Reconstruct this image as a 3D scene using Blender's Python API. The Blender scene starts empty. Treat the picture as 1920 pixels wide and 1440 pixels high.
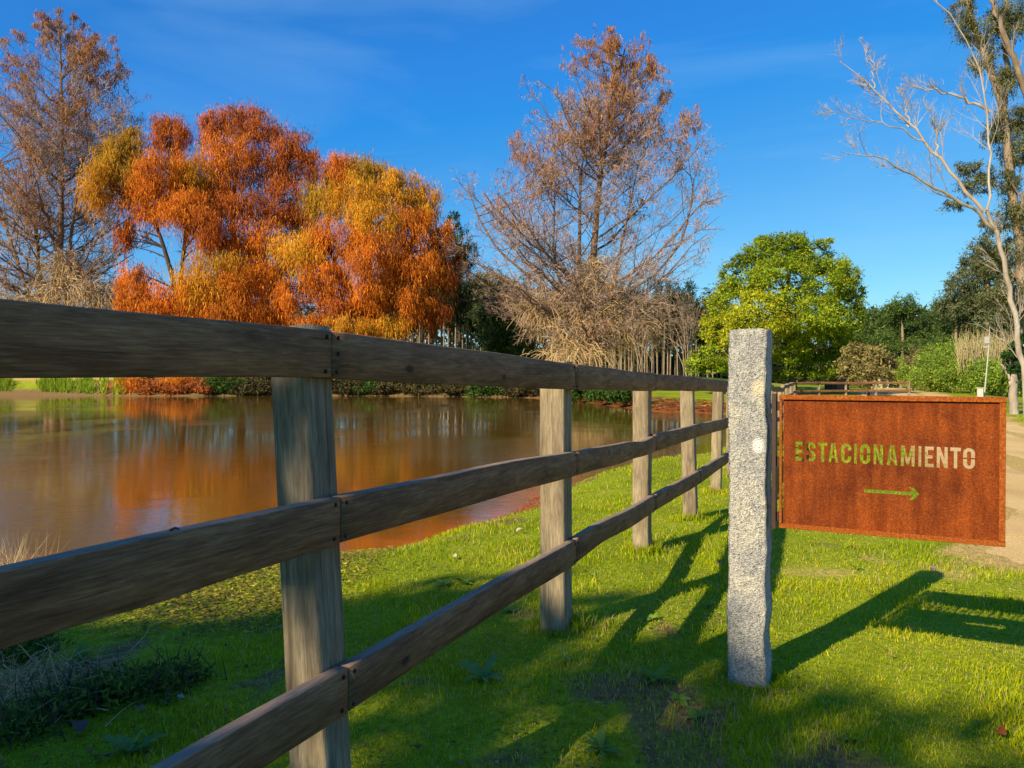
import bpy, bmesh, math, random
import numpy as np
from mathutils import Vector, Matrix

S = bpy.context.scene
C = S.collection
# ------------------------------------------------------------------ camera
CAM_H, F = 1.4, 1440.0
PITCH = math.atan(15 / F)
cd = bpy.data.cameras.new("camera"); cam = bpy.data.objects.new("camera", cd); C.objects.link(cam)
cd.sensor_width = 36; cd.lens = 27; cd.clip_start = 0.05; cd.clip_end = 4000
cam.location = (0, 0, CAM_H); cam.rotation_euler = (math.pi / 2 - PITCH, 0, 0)
S.camera = cam
# ------------------------------------------------------------------ light
SUN_EL = math.radians(30); SAZ = math.radians(43.5)           # the shadows run 43.5 degrees right of straight ahead
SD = np.array([math.sin(SAZ) * math.cos(SUN_EL), math.cos(SAZ) * math.cos(SUN_EL), -math.sin(SUN_EL)])
sl = bpy.data.lights.new("sun", 'SUN'); sun = bpy.data.objects.new("sun", sl); C.objects.link(sun)
sl.energy = 5.0; sl.angle = math.radians(0.5); sl.color = (1.0, 0.84, 0.58)
sun.rotation_euler = Vector(SD).to_track_quat('-Z', 'Y').to_euler()
W = bpy.data.worlds.new("World"); S.world = W; W.use_nodes = True
nt = W.node_tree; bg = nt.nodes["Background"]
sky = nt.nodes.new("ShaderNodeTexSky"); sky.sky_type = 'NISHITA'; sky.sun_disc = False
sky.sun_elevation = SUN_EL; sky.sun_rotation = SAZ + math.pi
sky.air_density = 1.0; sky.dust_density = 0.15; sky.ozone_density = 3.0; sky.altitude = 100
# the clear saturated blue of the photograph: one fixed grade of the whole sky
sep = nt.nodes.new("ShaderNodeSeparateColor"); hs = nt.nodes.new("ShaderNodeCombineColor"); nt.links.new(sky.outputs[0], sep.inputs[0])
for ch, (mul, add) in enumerate(((0.531, -0.593), (0.668, 0.198), (0.384, 3.624))):
    q = nt.nodes.new("ShaderNodeMath"); q.operation = 'MULTIPLY_ADD'; q.inputs[1].default_value = mul; q.inputs[2].default_value = add; nt.links.new(sep.outputs[ch], q.inputs[0])
    if ch == 2:
        q3 = nt.nodes.new("ShaderNodeMath"); q3.operation = 'MULTIPLY_ADD'; q3.inputs[1].default_value = 1.20; q3.inputs[2].default_value = .4; nt.links.new(sep.outputs[2], q3.inputs[0])
        q4 = nt.nodes.new("ShaderNodeMath"); q4.operation = 'MINIMUM'; nt.links.new(q.outputs[0], q4.inputs[0]); nt.links.new(q3.outputs[0], q4.inputs[1]); q = q4
    q2 = nt.nodes.new("ShaderNodeMath"); q2.operation = 'MAXIMUM'; q2.inputs[1].default_value = 0.20; nt.links.new(q.outputs[0], q2.inputs[0]); nt.links.new(q2.outputs[0], hs.inputs[ch])
tc = nt.nodes.new("ShaderNodeTexCoord"); mp = nt.nodes.new("ShaderNodeMapping")
mp.inputs['Scale'].default_value = (1.6, 1.6, 7.0); mp.inputs['Rotation'].default_value = (0.12, 0.1, 0.3)
nz = nt.nodes.new("ShaderNodeTexNoise"); nz.inputs['Scale'].default_value = 1.5; nz.inputs['Detail'].default_value = 6; nz.inputs['Roughness'].default_value = .5; nz.inputs['Distortion'].default_value = 0.6
cr = nt.nodes.new("ShaderNodeValToRGB"); cr.color_ramp.elements[0].position = .50; cr.color_ramp.elements[0].color = (0, 0, 0, 1); cr.color_ramp.elements[1].position = .8; cr.color_ramp.elements[1].color = (.22, .22, .22, 1)
mx = nt.nodes.new("ShaderNodeMixRGB"); mx.inputs[2].default_value = (2.51, 4.39, 6.43, 1)
nt.links.new(tc.outputs['Generated'], mp.inputs[0]); nt.links.new(mp.outputs[0], nz.inputs[0]); nt.links.new(nz.outputs[0], cr.inputs[0])
nt.links.new(cr.outputs[0], mx.inputs[0]); nt.links.new(hs.outputs[0], mx.inputs[1]); nt.links.new(mx.outputs[0], bg.inputs[0])
bg.inputs[1].default_value = 0.10
S.view_settings.view_transform = 'Standard'; S.view_settings.look = 'None'; S.view_settings.gamma = 1; S.view_settings.use_curve_mapping = False
S.view_settings.exposure = 0.6
S.cycles.max_bounces = 6; S.cycles.diffuse_bounces = 3; S.cycles.glossy_bounces = 3; S.cycles.transmission_bounces = 4; S.cycles.transparent_max_bounces = 6

# ------------------------------------------------------------------ helpers
RNG = np.random.default_rng(7)
def at(px, py, Y):
    """the point at distance Y seen at a pixel of the 1920x1440 photograph"""
    dx, dy = (px - 960) / F, (720 - py) / F
    cp, sp = math.cos(PITCH), math.sin(PITCH)
    d = np.array([dx, cp + dy * sp, -sp + dy * cp])
    return np.array([0, 0, CAM_H]) + d * (Y / d[1])
def nrm(a): return a / np.maximum(np.linalg.norm(a, axis=-1, keepdims=True), 1e-9)
_perm = np.random.default_rng(3).random((256, 256))
def vnoise(x, y):
    xi, yi = np.floor(x).astype(int), np.floor(y).astype(int); fx, fy = x - xi, y - yi
    fx = fx * fx * (3 - 2 * fx); fy = fy * fy * (3 - 2 * fy)
    g = lambda a, b: _perm[a % 256, b % 256]
    return (g(xi, yi) * (1 - fx) + g(xi + 1, yi) * fx) * (1 - fy) + (g(xi, yi + 1) * (1 - fx) + g(xi + 1, yi + 1) * fx) * fy
def fbm(x, y, o=4):
    s, a, t = 0, 1, 0
    for i in range(o): s = s + a * vnoise(x * 2 ** i + 17.3 * i, y * 2 ** i + 5.1 * i); t += a; a *= .5
    return s / t
def sstep(a, b, x): t = np.clip((x - a) / (b - a), 0, 1); return t * t * (3 - 2 * t)

def mesh(name, verts, faces, mat=None, parent=None, cols=None, smooth=False, attrs=None, link=True):
    """faces: one (N,k) array or a list of such arrays"""
    me = bpy.data.meshes.new(name)
    verts = np.asarray(verts, dtype=np.float32).reshape(-1, 3)
    if not isinstance(faces, list): faces = [faces]
    faces = [np.asarray(f, dtype=np.int32) for f in faces if len(f)]
    me.vertices.add(len(verts)); me.vertices.foreach_set("co", verts.ravel())
    idx = np.concatenate([f.ravel() for f in faces]); tot = np.concatenate([np.full(len(f), f.shape[1], np.int32) for f in faces])
    st = np.concatenate([[0], np.cumsum(tot)[:-1]]).astype(np.int32)
    me.loops.add(len(idx)); me.loops.foreach_set("vertex_index", idx)
    me.polygons.add(len(tot)); me.polygons.foreach_set("loop_start", st); me.polygons.foreach_set("loop_total", tot)
    if smooth: me.polygons.foreach_set("use_smooth", np.ones(len(tot), bool))
    me.update(calc_edges=True)
    if cols is not None:
        ca = me.color_attributes.new("col", 'FLOAT_COLOR', 'POINT')
        c4 = np.ones((len(verts), 4), np.float32); c4[:, :3] = cols; ca.data.foreach_set("color", c4.ravel())
    for k, v in (attrs or {}).items():
        a = me.attributes.new(k, 'FLOAT', 'POINT'); a.data.foreach_set("value", np.asarray(v, np.float32).ravel())
    if mat: me.materials.append(mat)
    if not link: return me
    return link_obj(name, me, parent)
def link_obj(name, me, parent=None):
    o = bpy.data.objects.new(name, me); C.objects.link(o)
    if parent is not None: o.parent = parent
    return o
def bm_obj(name, bm, mat, parent=None, smooth=False):
    me = bpy.data.meshes.new(name); bm.to_mesh(me); bm.free(); me.materials.append(mat)
    if smooth:
        for p in me.polygons: p.use_smooth = True
    return link_obj(name, me, parent)
def tag(o, label=None, cat=None, group=None, kind=None):
    if label: o['label'] = label
    if cat: o['category'] = cat
    if group: o['group'] = group
    if kind: o['kind'] = kind
    return o
def empty(name, loc, label, cat, group=None, rz=0):
    o = bpy.data.objects.new(name, None); C.objects.link(o); o.location = [float(v) for v in loc]; o.rotation_euler = (0, 0, rz); o.empty_display_size = .2
    return tag(o, label, cat, group)
def copy_tree(o, parent=None):
    c = o.copy(); C.objects.link(c); c.parent = parent
    for ch in list(o.children): copy_tree(ch, c)
    return c

# ------------------------------------------------------------------ materials
def mat_new(name):
    m = bpy.data.materials.new(name); m.use_nodes = True
    return m, m.node_tree, m.node_tree.nodes["Principled BSDF"]
def N(nt, t, **kw):
    n = nt.nodes.new(t)
    for k, v in kw.items():
        if k in n.inputs: n.inputs[k].default_value = v
        else: setattr(n, k, v)
    return n
def ramp(nt, stops):
    n = nt.nodes.new("ShaderNodeValToRGB"); e = n.color_ramp.elements
    while len(e) < len(stops): e.new(.5)
    for i, (p, c) in enumerate(stops):
        e[i].position = p; e[i].color = (*c, 1) if len(c) == 3 else c
    return n
def noise(nt, coord, scale, detail=4, rough=.55, stretch=None, dist=0):
    if stretch is not None:
        m = N(nt, "ShaderNodeMapping"); m.inputs['Scale'].default_value = stretch; nt.links.new(coord, m.inputs[0]); coord = m.outputs[0]
    n = N(nt, "ShaderNodeTexNoise", Scale=scale, Detail=detail, Roughness=rough, Distortion=dist); nt.links.new(coord, n.inputs[0]); return n
def mixc(nt, fac, a, b, mode='MIX'):
    n = nt.nodes.new("ShaderNodeMixRGB"); n.blend_type = mode
    for i, v in enumerate((fac, a, b)):
        if isinstance(v, (int, float)): n.inputs[i].default_value = v
        elif isinstance(v, tuple): n.inputs[i].default_value = (*v, 1)
        else: nt.links.new(v, n.inputs[i])
    return n.outputs[0]
def bump(nt, bsdf, h, strength, dist):
    b = N(nt, "ShaderNodeBump", Strength=strength, Distance=dist); nt.links.new(h, b.inputs['Height']); nt.links.new(b.outputs[0], bsdf.inputs['Normal']); return b
def math_n(nt, op, a, b=None):
    n = nt.nodes.new("ShaderNodeMath"); n.operation = op
    for i, v in enumerate((a, b)):
        if v is None: continue
        if isinstance(v, (int, float)): n.inputs[i].default_value = v
        else: nt.links.new(v, n.inputs[i])
    return n.outputs[0]

def foliage_mat(name, transl=.35, rough=.6, spec=.3):
    m, nt, b = mat_new(name)
    a = N(nt, "ShaderNodeAttribute", attribute_name="col")
    nt.links.new(a.outputs['Color'], b.inputs['Base Color']); b.inputs['Roughness'].default_value = rough; b.inputs['Specular IOR Level'].default_value = spec
    t = nt.nodes.new("ShaderNodeBsdfTranslucent"); nt.links.new(a.outputs['Color'], t.inputs[0])
    x = N(nt, "ShaderNodeMixShader"); x.inputs[0].default_value = transl
    out = nt.nodes["Material Output"]; nt.links.new(b.outputs[0], x.inputs[1]); nt.links.new(t.outputs[0], x.inputs[2]); nt.links.new(x.outputs[0], out.inputs[0])
    return m
M_LEAF = foliage_mat("leaf_surface", .35, .7, .12)
M_GRASS = foliage_mat("grass_surface", .42, .7, .08)
def bark_mat(name, c1, c2, scale=6, stretch=(1, 1, .25)):
    m, nt, b = mat_new(name); t = N(nt, "ShaderNodeTexCoord")
    n = noise(nt, t.outputs['Object'], scale, 5, .6, stretch)
    r = ramp(nt, [(.3, c1), (.7, c2)]); nt.links.new(n.outputs[0], r.inputs[0]); nt.links.new(r.outputs[0], b.inputs['Base Color'])
    b.inputs['Roughness'].default_value = .9; bump(nt, b, n.outputs[0], .6, .05); return m
M_BARK_BROWN = bark_mat("reddish_bark", (.10, .055, .035), (.24, .15, .10))
M_BARK_DARK = bark_mat("dark_bark", (.03, .02, .014), (.09, .06, .045))
M_BARK_TAN = bark_mat("tan_twigs", (.36, .24, .11), (.58, .41, .20), 2)
M_TWIG = bark_mat("purple_brown_twigs", (.29, .19, .135), (.50, .35, .25), 2)
M_BARK_PALE = bark_mat("pale_bark", (.22, .17, .125), (.46, .40, .33), 3)
M_BARK_EUC = bark_mat("eucalyptus_bark", (.17, .12, .08), (.36, .27, .19), 3)

def wood_mat(name, dark, mid, light, axis, rough=.75):
    m, nt, b = mat_new(name); t = N(nt, "ShaderNodeTexCoord"); oi = N(nt, "ShaderNodeObjectInfo")
    off = N(nt, "ShaderNodeVectorMath", operation='ADD'); cmb = N(nt, "ShaderNodeCombineXYZ")
    k = math_n(nt, 'MULTIPLY', oi.outputs['Random'], 37.0)
    for i in range(3): nt.links.new(k, cmb.inputs[i])
    nt.links.new(t.outputs['Object'], off.inputs[0]); nt.links.new(cmb.outputs[0], off.inputs[1]); co = off.outputs[0]
    st = [1, 1, 1]; st[axis] = .075
    fine = noise(nt, co, 150, 6, .7, tuple(st), .35)
    st2 = [1, 1, 1]; st2[axis] = .12
    broad = noise(nt, co, 18, 5, .65, tuple(st2), 1.2)
    blot = noise(nt, co, 3.2, 3, .5)
    r = ramp(nt, [(.28, dark), (.5, mid), (.74, light)]); nt.links.new(fine.outputs[0], r.inputs[0])
    r2 = ramp(nt, [(.3, (.50, .46, .44)), (.62, (1.15, 1.12, 1.05))]); nt.links.new(broad.outputs[0], r2.inputs[0])
    c = mixc(nt, 1.0, r.outputs[0], r2.outputs[0], 'MULTIPLY')
    r3 = ramp(nt, [(.35, (.75, .70, .66)), (.65, (1.12, 1.12, 1.05))]); nt.links.new(blot.outputs[0], r3.inputs[0])
    c = mixc(nt, .8, c, r3.outputs[0], 'MULTIPLY')
    # scattered knots
    st3 = [1, 1, 1]; st3[axis] = .5
    mm = N(nt, "ShaderNodeMapping"); mm.inputs['Scale'].default_value = tuple(st3); nt.links.new(co, mm.inputs[0])
    vo = N(nt, "ShaderNodeTexVoronoi", Scale=5.5); nt.links.new(mm.outputs[0], vo.inputs[0])
    rk = ramp(nt, [(.05, (1, 1, 1)), (.10, (0, 0, 0))]); nt.links.new(vo.outputs['Distance'], rk.inputs[0])
    c = mixc(nt, math_n(nt, 'MULTIPLY', rk.outputs[0], .75), c, (.02, .014, .01))
    # fine dark splits along the grain
    st4 = [1, 1, 1]; st4[axis] = .02
    cr = noise(nt, co, 60, 4, .6, tuple(st4), .15); rc = ramp(nt, [(.64, (0, 0, 0)), (.70, (1, 1, 1))]); nt.links.new(cr.outputs[0], rc.inputs[0])
    c = mixc(nt, math_n(nt, 'MULTIPLY', rc.outputs[0], .6), c, (.03, .022, .016))
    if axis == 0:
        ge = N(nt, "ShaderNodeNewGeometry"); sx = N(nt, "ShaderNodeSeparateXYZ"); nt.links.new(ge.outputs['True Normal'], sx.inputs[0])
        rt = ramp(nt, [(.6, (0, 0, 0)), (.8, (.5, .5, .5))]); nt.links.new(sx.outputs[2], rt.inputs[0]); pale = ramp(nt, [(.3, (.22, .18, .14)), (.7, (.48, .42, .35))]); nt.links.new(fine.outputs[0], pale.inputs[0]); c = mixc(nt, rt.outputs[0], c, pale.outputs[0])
    nt.links.new(c, b.inputs['Base Color']); b.inputs['Roughness'].default_value = rough; b.inputs['Specular IOR Level'].default_value = .2
    h = math_n(nt, 'SUBTRACT', fine.outputs[0], math_n(nt, 'MULTIPLY', rc.outputs[0], .7)); bump(nt, b, h, .7, .004)
    return m
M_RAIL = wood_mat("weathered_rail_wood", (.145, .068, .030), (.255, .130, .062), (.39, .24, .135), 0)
M_POST = wood_mat("grey_post_wood", (.16, .13, .085), (.285, .235, .16), (.41, .35, .26), 2)

# ground
def ground_mat():
    m, nt, b = mat_new("meadow_soil"); t = N(nt, "ShaderNodeTexCoord"); co = t.outputs['Object']
    n1 = noise(nt, co, .55, 6, .6); n2 = noise(nt, co, 22, 4, .7); n3 = noise(nt, co, 2.6, 4, .6)
    r = ramp(nt, [(.3, (.15, .20, .010)), (.5, (.25, .31, .012)), (.72, (.36, .38, .03))]); nt.links.new(n1.outputs[0], r.inputs[0])
    r2 = ramp(nt, [(.25, (.55, .55, .5)), (.7, (1.25, 1.25, 1.2))]); nt.links.new(n2.outputs[0], r2.inputs[0])
    c = mixc(nt, 1.0, r.outputs[0], r2.outputs[0], 'MULTIPLY')
    A = lambda k: N(nt, "ShaderNodeAttribute", attribute_name=k).outputs['Fac']
    def masked(k, lo, hi, amp=.5):
        v = math_n(nt, 'ADD', A(k), math_n(nt, 'MULTIPLY', math_n(nt, 'SUBTRACT', n3.outputs[0], .5), amp))
        rr = ramp(nt, [(lo, (0, 0, 0)), (hi, (1, 1, 1))]); nt.links.new(v, rr.inputs[0]); return rr.outputs[0]
    soil = ramp(nt, [(.3, (.11, .065, .025)), (.7, (.29, .19, .085))]); nt.links.new(n2.outputs[0], soil.inputs[0])
    dry = ramp(nt, [(.3, (.34, .23, .06)), (.7, (.70, .50, .17))]); nt.links.new(n2.outputs[0], dry.inputs[0])
    lit = ramp(nt, [(.3, (.12, .035, .010)), (.7, (.40, .13, .03))]); nt.links.new(n2.outputs[0], lit.inputs[0])
    c = mixc(nt, masked('bare', .35, .6), c, soil.outputs[0])
    c = mixc(nt, masked('dry', .35, .7), c, dry.outputs[0])
    c = mixc(nt, masked('litter', .4, .6), c, lit.outputs[0])
    nt.links.new(c, b.inputs['Base Color']); b.inputs['Roughness'].default_value = .95; b.inputs['Specular IOR Level'].default_value = .1
    bump(nt, b, n2.outputs[0], .8, .03); return m
M_GROUND = ground_mat()
def road_mat():
    m, nt, b = mat_new("sandy_gravel"); t = N(nt, "ShaderNodeTexCoord"); co = t.outputs['Object']
    n1 = noise(nt, co, .8, 6, .6, (1, .35, 1)); n2 = noise(nt, co, 60, 3, .7); v = N(nt, "ShaderNodeTexVoronoi", Scale=45); nt.links.new(co, v.inputs[0])
    r = ramp(nt, [(.3, (.58, .37, .12)), (.7, (.80, .56, .22))]); nt.links.new(n1.outputs[0], r.inputs[0])
    r2 = ramp(nt, [(.3, (.7, .68, .64)), (.7, (1.15, 1.15, 1.15))]); nt.links.new(n2.outputs[0], r2.inputs[0])
    nt.links.new(mixc(nt, 1.0, r.outputs[0], r2.outputs[0], 'MULTIPLY'), b.inputs['Base Color']); b.inputs['Roughness'].default_value = .95
    bump(nt, b, math_n(nt, 'ADD', n2.outputs[0], v.outputs['Distance']), .5, .012); return m
M_ROAD = road_mat()
def water_mat():
    m, nt, b = mat_new("murky_pond_water"); t = N(nt, "ShaderNodeTexCoord"); co = t.outputs['Object']
    a = N(nt, "ShaderNodeAttribute", attribute_name='shore').outputs['Fac']
    n = noise(nt, co, 2.2, 4, .6, (1, 1.4, 1))
    v = math_n(nt, 'ADD', a, math_n(nt, 'MULTIPLY', math_n(nt, 'SUBTRACT', n.outputs[0], .5), .7))
    r = ramp(nt, [(.25, (.135, .072, .011)), (.62, (.28, .09, .011)), (.95, (.48, .13, .016))]); nt.links.new(v, r.inputs[0])
    nt.links.new(r.outputs[0], b.inputs['Base Color'])
    b.inputs['Roughness'].default_value = .03; b.inputs['IOR'].default_value = 1.6
    w1 = noise(nt, co, 5.5, 3, .55, (1, 2.2, 1), .3); w2 = noise(nt, co, 1.1, 2, .5, (1, 1.8, 1)); w3 = noise(nt, co, 22, 2, .5, (1, 2, 1))
    h = math_n(nt, 'ADD', math_n(nt, 'ADD', math_n(nt, 'MULTIPLY', w1.outputs[0], .5), w2.outputs[0]), math_n(nt, 'MULTIPLY', w3.outputs[0], .12))
    wind = noise(nt, co, .16, 3, .5, (1, .55, 1), .4); rw = ramp(nt, [(.47, (.12, .12, .12)), (.63, (1, 1, 1))]); nt.links.new(wind.outputs[0], rw.inputs[0])
    rf_ = N(nt, "ShaderNodeAttribute", attribute_name='ruffle').outputs['Fac']
    bump(nt, b, math_n(nt, 'MULTIPLY', h, math_n(nt, 'ADD', rw.outputs[0], math_n(nt, 'MULTIPLY', rf_, .3))), .42, .03); return m
M_WATER = water_mat()
def granite_mat():
    m, nt, b = mat_new("rough_granite"); t = N(nt, "ShaderNodeTexCoord"); co = t.outputs['Object']
    v = N(nt, "ShaderNodeTexVoronoi", Scale=150); nt.links.new(co, v.inputs[0])
    s = noise(nt, co, 115, 5, .72, (1, 1, .6)); br = noise(nt, co, 6, 6, .65)
    r = ramp(nt, [(.30, (.085, .085, .085)), (.42, (.33, .32, .30)), (.57, (.56, .54, .49)), (.72, (.76, .73, .66))]); nt.links.new(s.outputs[0], r.inputs[0])
    r2 = ramp(nt, [(.3, (.58, .60, .66)), (.48, (.88, .88, .86)), (.66, (1.2, 1.15, .98))]); nt.links.new(br.outputs[0], r2.inputs[0])
    c = mixc(nt, 1.0, r.outputs[0], r2.outputs[0], 'MULTIPLY')
    def spot(z, x, rad, col, c):
        mp = N(nt, "ShaderNodeMapping"); mp.inputs['Location'].default_value = (-x, 0, -z); mp.inputs['Scale'].default_value = (1, 0, .75); 
        mp.vector_type = 'TEXTURE' if False else 'POINT'; mp.inputs['Location'].default_value = (-x, 0, -z * .75); nt.links.new(co, mp.inputs[0])
        ln = N(nt, "ShaderNodeVectorMath", operation='LENGTH'); nt.links.new(mp.outputs[0], ln.inputs[0])
        d = math_n(nt, 'ADD', ln.outputs['Value'], math_n(nt, 'MULTIPLY', math_n(nt, 'SUBTRACT', s.outputs[0], .5), .03))
        rr = ramp(nt, [(rad * .6, (1, 1, 1)), (rad, (0, 0, 0))]); nt.links.new(d, rr.inputs[0]); return mixc(nt, math_n(nt, 'MULTIPLY', rr.outputs[0], .85), c, col)
    c = spot(1.205, .043, .03, (.86, .84, .78), c); c = spot(1.46, .045, .035, (.66, .58, .38), c)
    nt.links.new(c, b.inputs['Base Color']); b.inputs['Roughness'].default_value = .85
    h = math_n(nt, 'ADD', math_n(nt, 'MULTIPLY', s.outputs[0], 1.5), math_n(nt, 'ADD', v.outputs['Distance'], math_n(nt, 'MULTIPLY', br.outputs[0], 2.0))); bump(nt, b, h, 1.0, .0065); return m
M_GRANITE = granite_mat()
def corten_mat():
    m, nt, b = mat_new("rusted_weathering_steel"); t = N(nt, "ShaderNodeTexCoord"); co = t.outputs['Object']
    f = noise(nt, co, 150, 4, .7); bl = noise(nt, co, 4.5, 5, .6, (1, 1, 1.3), .5); stv = noise(nt, co, 26, 3, .6, (1, 1, .12))
    r = ramp(nt, [(.3, (.085, .020, .005)), (.47, (.17, .035, .006)), (.62, (.235, .054, .008)), (.75, (.40, .125, .028))]); nt.links.new(f.outputs[0], r.inputs[0])
    r2 = ramp(nt, [(.30, (.50, .45, .62)), (.47, (.92, .9, .95)), (.7, (1.25, 1.2, .95))]); nt.links.new(bl.outputs[0], r2.inputs[0])
    c = mixc(nt, .9, r.outputs[0], r2.outputs[0], 'MULTIPLY')
    r3 = ramp(nt, [(.35, (.68, .62, .64)), (.62, (1.2, 1.25, 1.25))]); nt.links.new(stv.outputs[0], r3.inputs[0]); c = mixc(nt, .8, c, r3.outputs[0], 'MULTIPLY')
    nt.links.new(c, b.inputs['Base Color']); b.inputs['Roughness'].default_value = .8; b.inputs['Specular IOR Level'].default_value = .12; bump(nt, b, f.outputs[0], .35, .002); return m
M_CORTEN = corten_mat()
def corten_edge():
    m, nt, b = mat_new("rusted_steel_edge"); t = N(nt, "ShaderNodeTexCoord"); f = noise(nt, t.outputs['Object'], 120, 4, .7)
    r = ramp(nt, [(.3, (.15, .035, .006)), (.5, (.26, .062, .008)), (.72, (.44, .14, .025))]); nt.links.new(f.outputs[0], r.inputs[0]); nt.links.new(r.outputs[0], b.inputs['Base Color'])
    b.inputs['Roughness'].default_value = .8; b.inputs['Specular IOR Level'].default_value = .15; bump(nt, b, f.outputs[0], .3, .002); return m
M_EDGE = corten_edge()
def plain(name, col, rough=.6, metal=0, var=.25, scale=20):
    m, nt, b = mat_new(name); t = N(nt, "ShaderNodeTexCoord"); n = noise(nt, t.outputs['Object'], scale, 4, .6)
    r = ramp(nt, [(.3, tuple(v * (1 - var) for v in col)), (.7, tuple(min(1, v * (1 + var)) for v in col))]); nt.links.new(n.outputs[0], r.inputs[0])
    nt.links.new(r.outputs[0], b.inputs['Base Color']); b.inputs['Roughness'].default_value = rough; b.inputs['Metallic'].default_value = metal; return m
M_STEEL = plain("dark_oxidised_steel", (.05, .025, .018), .6, .3)
M_BOLT = plain("black_bolt", (.012, .010, .010), .5, .5)
M_CONC = plain("pale_render", (.62, .56, .46), .85)
M_WHITE = plain("grey_white_paint", (.42, .41, .37), .6)
M_YEL = plain("cream_yellow_paint", (.72, .66, .32), .7)

# ------------------------------------------------------------------ terrain
WZ = -0.6
def smooth_poly(p, n=6):
    p = np.array(p, float); out = []
    m = len(p)
    for i in range(m):
        a, b, c, d = p[(i - 1) % m], p[i], p[(i + 1) % m], p[(i + 2) % m]
        for k in range(n):
            t = k / n; out.append(.5 * ((2 * b) + (-a + c) * t + (2 * a - 5 * b + 4 * c - d) * t * t + (-a + 3 * b - 3 * c + d) * t ** 3))
    return np.array(out)
POND = smooth_poly([(-120, 30), (-60, 14), (-20, 8.6), (-9, 7.6), (-4.6, 7.6), (-2.94, 7.3), (-2.3, 7.7), (-1.65, 7.6), (-1.2, 8.6), (-.66, 9.4), (.4, 11.3), (.95, 13.7),
    (2.5, 16.5), (3.9, 17.7), (6, 21.7), (8.4, 26), (10.1, 30), (11.3, 36), (10.6, 41), (7.9, 43.5), (6.7, 50.5), (4.7, 61), (1.9, 70), (-8, 76), (-19, 78), (-35, 77), (-52, 78.5), (-75, 77), (-120, 74)])
def pond_d(x, y):
    """signed distance to the shoreline, negative in the water"""
    x, y = np.asarray(x, float), np.asarray(y, float); sh = x.shape; x, y = x.ravel(), y.ravel()
    best = np.full(x.shape, 1e9); ins = np.zeros(x.shape, bool)
    Q = np.roll(POND, -1, 0)
    for (ax, ay), (bx, by) in zip(POND, Q):
        dx, dy = bx - ax, by - ay; t = np.clip(((x - ax) * dx + (y - ay) * dy) / (dx * dx + dy * dy), 0, 1)
        best = np.minimum(best, (x - ax - t * dx) ** 2 + (y - ay - t * dy) ** 2)
        c = ((ay > y) != (by > y)) & (x < dx * (y - ay) / (dy if dy else 1e-9) + ax); ins ^= c
    d = np.sqrt(best); return (np.where(ins, -d, d)).reshape(sh)
RL = np.array([(0, -14), (2.9, 0), (4.0, 6), (7.5, 14), (12.3, 25), (22, 48), (31.6, 70), (54, 115), (75, 150)], float)
RR = np.array([(6, -14), (8, 0), (10.8, 6), (13.6, 14), (18.2, 27), (29, 48), (38, 66), (62, 122), (85, 158)], float)
def road_u(x, y):
    l = np.interp(y, RL[:, 1], RL[:, 0]); r = np.interp(y, RR[:, 1], RR[:, 0]); return l, r
def road_in(x, y):
    """metres inside the road (negative outside)"""
    l, r = road_u(x, y); wob = (fbm(x * 1.3 + 40, y * 1.3, 3) - .5) * 1.2
    return np.where((y > -14) & (y < 156), np.minimum(x - l, r - x) * .9 + wob, -5)
def zbase(x, y):
    z = .05 - .018 * np.clip(y, -20, 14); z = z - .018 * 11 * (1 - np.exp(-np.clip(y - 14, 0, 1e9) / 11.0))
    far = sstep(62, 100, y + .15 * np.abs(x)) * sstep(45, 15, x)
    z = z + far * 2.0
    # bank on the far side of the road
    l, r = road_u(x, y); z = z + sstep(5, 14, x - r) * 1.6 * sstep(20, 45, y)
    z = z + .04 * np.exp(-((x - .3) ** 2 + (y - 4.1) ** 2) / .9)
    z = z + (fbm(x * .9, y * .9, 4) - .5) * .05 + sstep(20, 200, np.hypot(x, y)) * (fbm(x * .04, y * .04, 3) - .5) * 1.0
    return z
def height(x, y, d=None):
    if d is None: d = pond_d(x, y)
    zb = zbase(x, y); w = 1.6 + 1.6 * sstep(30, 60, y) + 1.3 * sstep(-1, -5, x) * sstep(20, 6, y)
    out = WZ - .01 + (np.maximum(zb, WZ + .12) - WZ + .01) * (1 - (1 - np.clip(d / w, 0, 1)) ** 2.0)
    z = np.where(d > 0, out, WZ - .01 - .7 * sstep(0, 4, -d))
    z = z - .03 * sstep(-.05, .6, road_in(x, y))
    return z
def hz(x, y): return float(height(np.array([x]), np.array([y]))[0])
def warp(n, c, a, rng): 
    u = np.linspace(-1, 1, n); return c + a * np.sinh(u * np.arcsinh(rng / a))
gx = warp(360, .8, 3.0, 1600); gy = warp(360, 6.5, 3.5, 1600)
GX, GY = np.meshgrid(gx, gy); GD = pond_d(GX, GY); GZ = height(GX, GY, GD)
def grid_faces(ny, nx):
    i = np.arange(ny - 1)[:, None] * nx + np.arange(nx - 1)[None, :]; i = i.ravel()
    return np.stack([i, i + 1, i + nx + 1, i + nx], 1)
nearm = sstep(14, 9, GY)
def bare_mask(x, y, d):
    m = sstep(.64, .78, fbm(x * 1.5 + 3, y * 1.5 + 9, 4)) * .6
    for cx, cy, r in ((.45, 3.45, .26), (.0, 2.75, .3), (1.15, 2.72, .3), (2.6, 3.15, .25), (-2.6, 3.6, .6), (-.2, 2.35, .3)):
        m = np.maximum(m, (1 - sstep(.3, 1.1, np.hypot(x - cx, (y - cy)) / r + (fbm(x * 6, y * 6, 3) - .5) * 1.2)) * .62)
    m = np.maximum(m, 1 - sstep(.1, .5, d))
    return m
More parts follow.
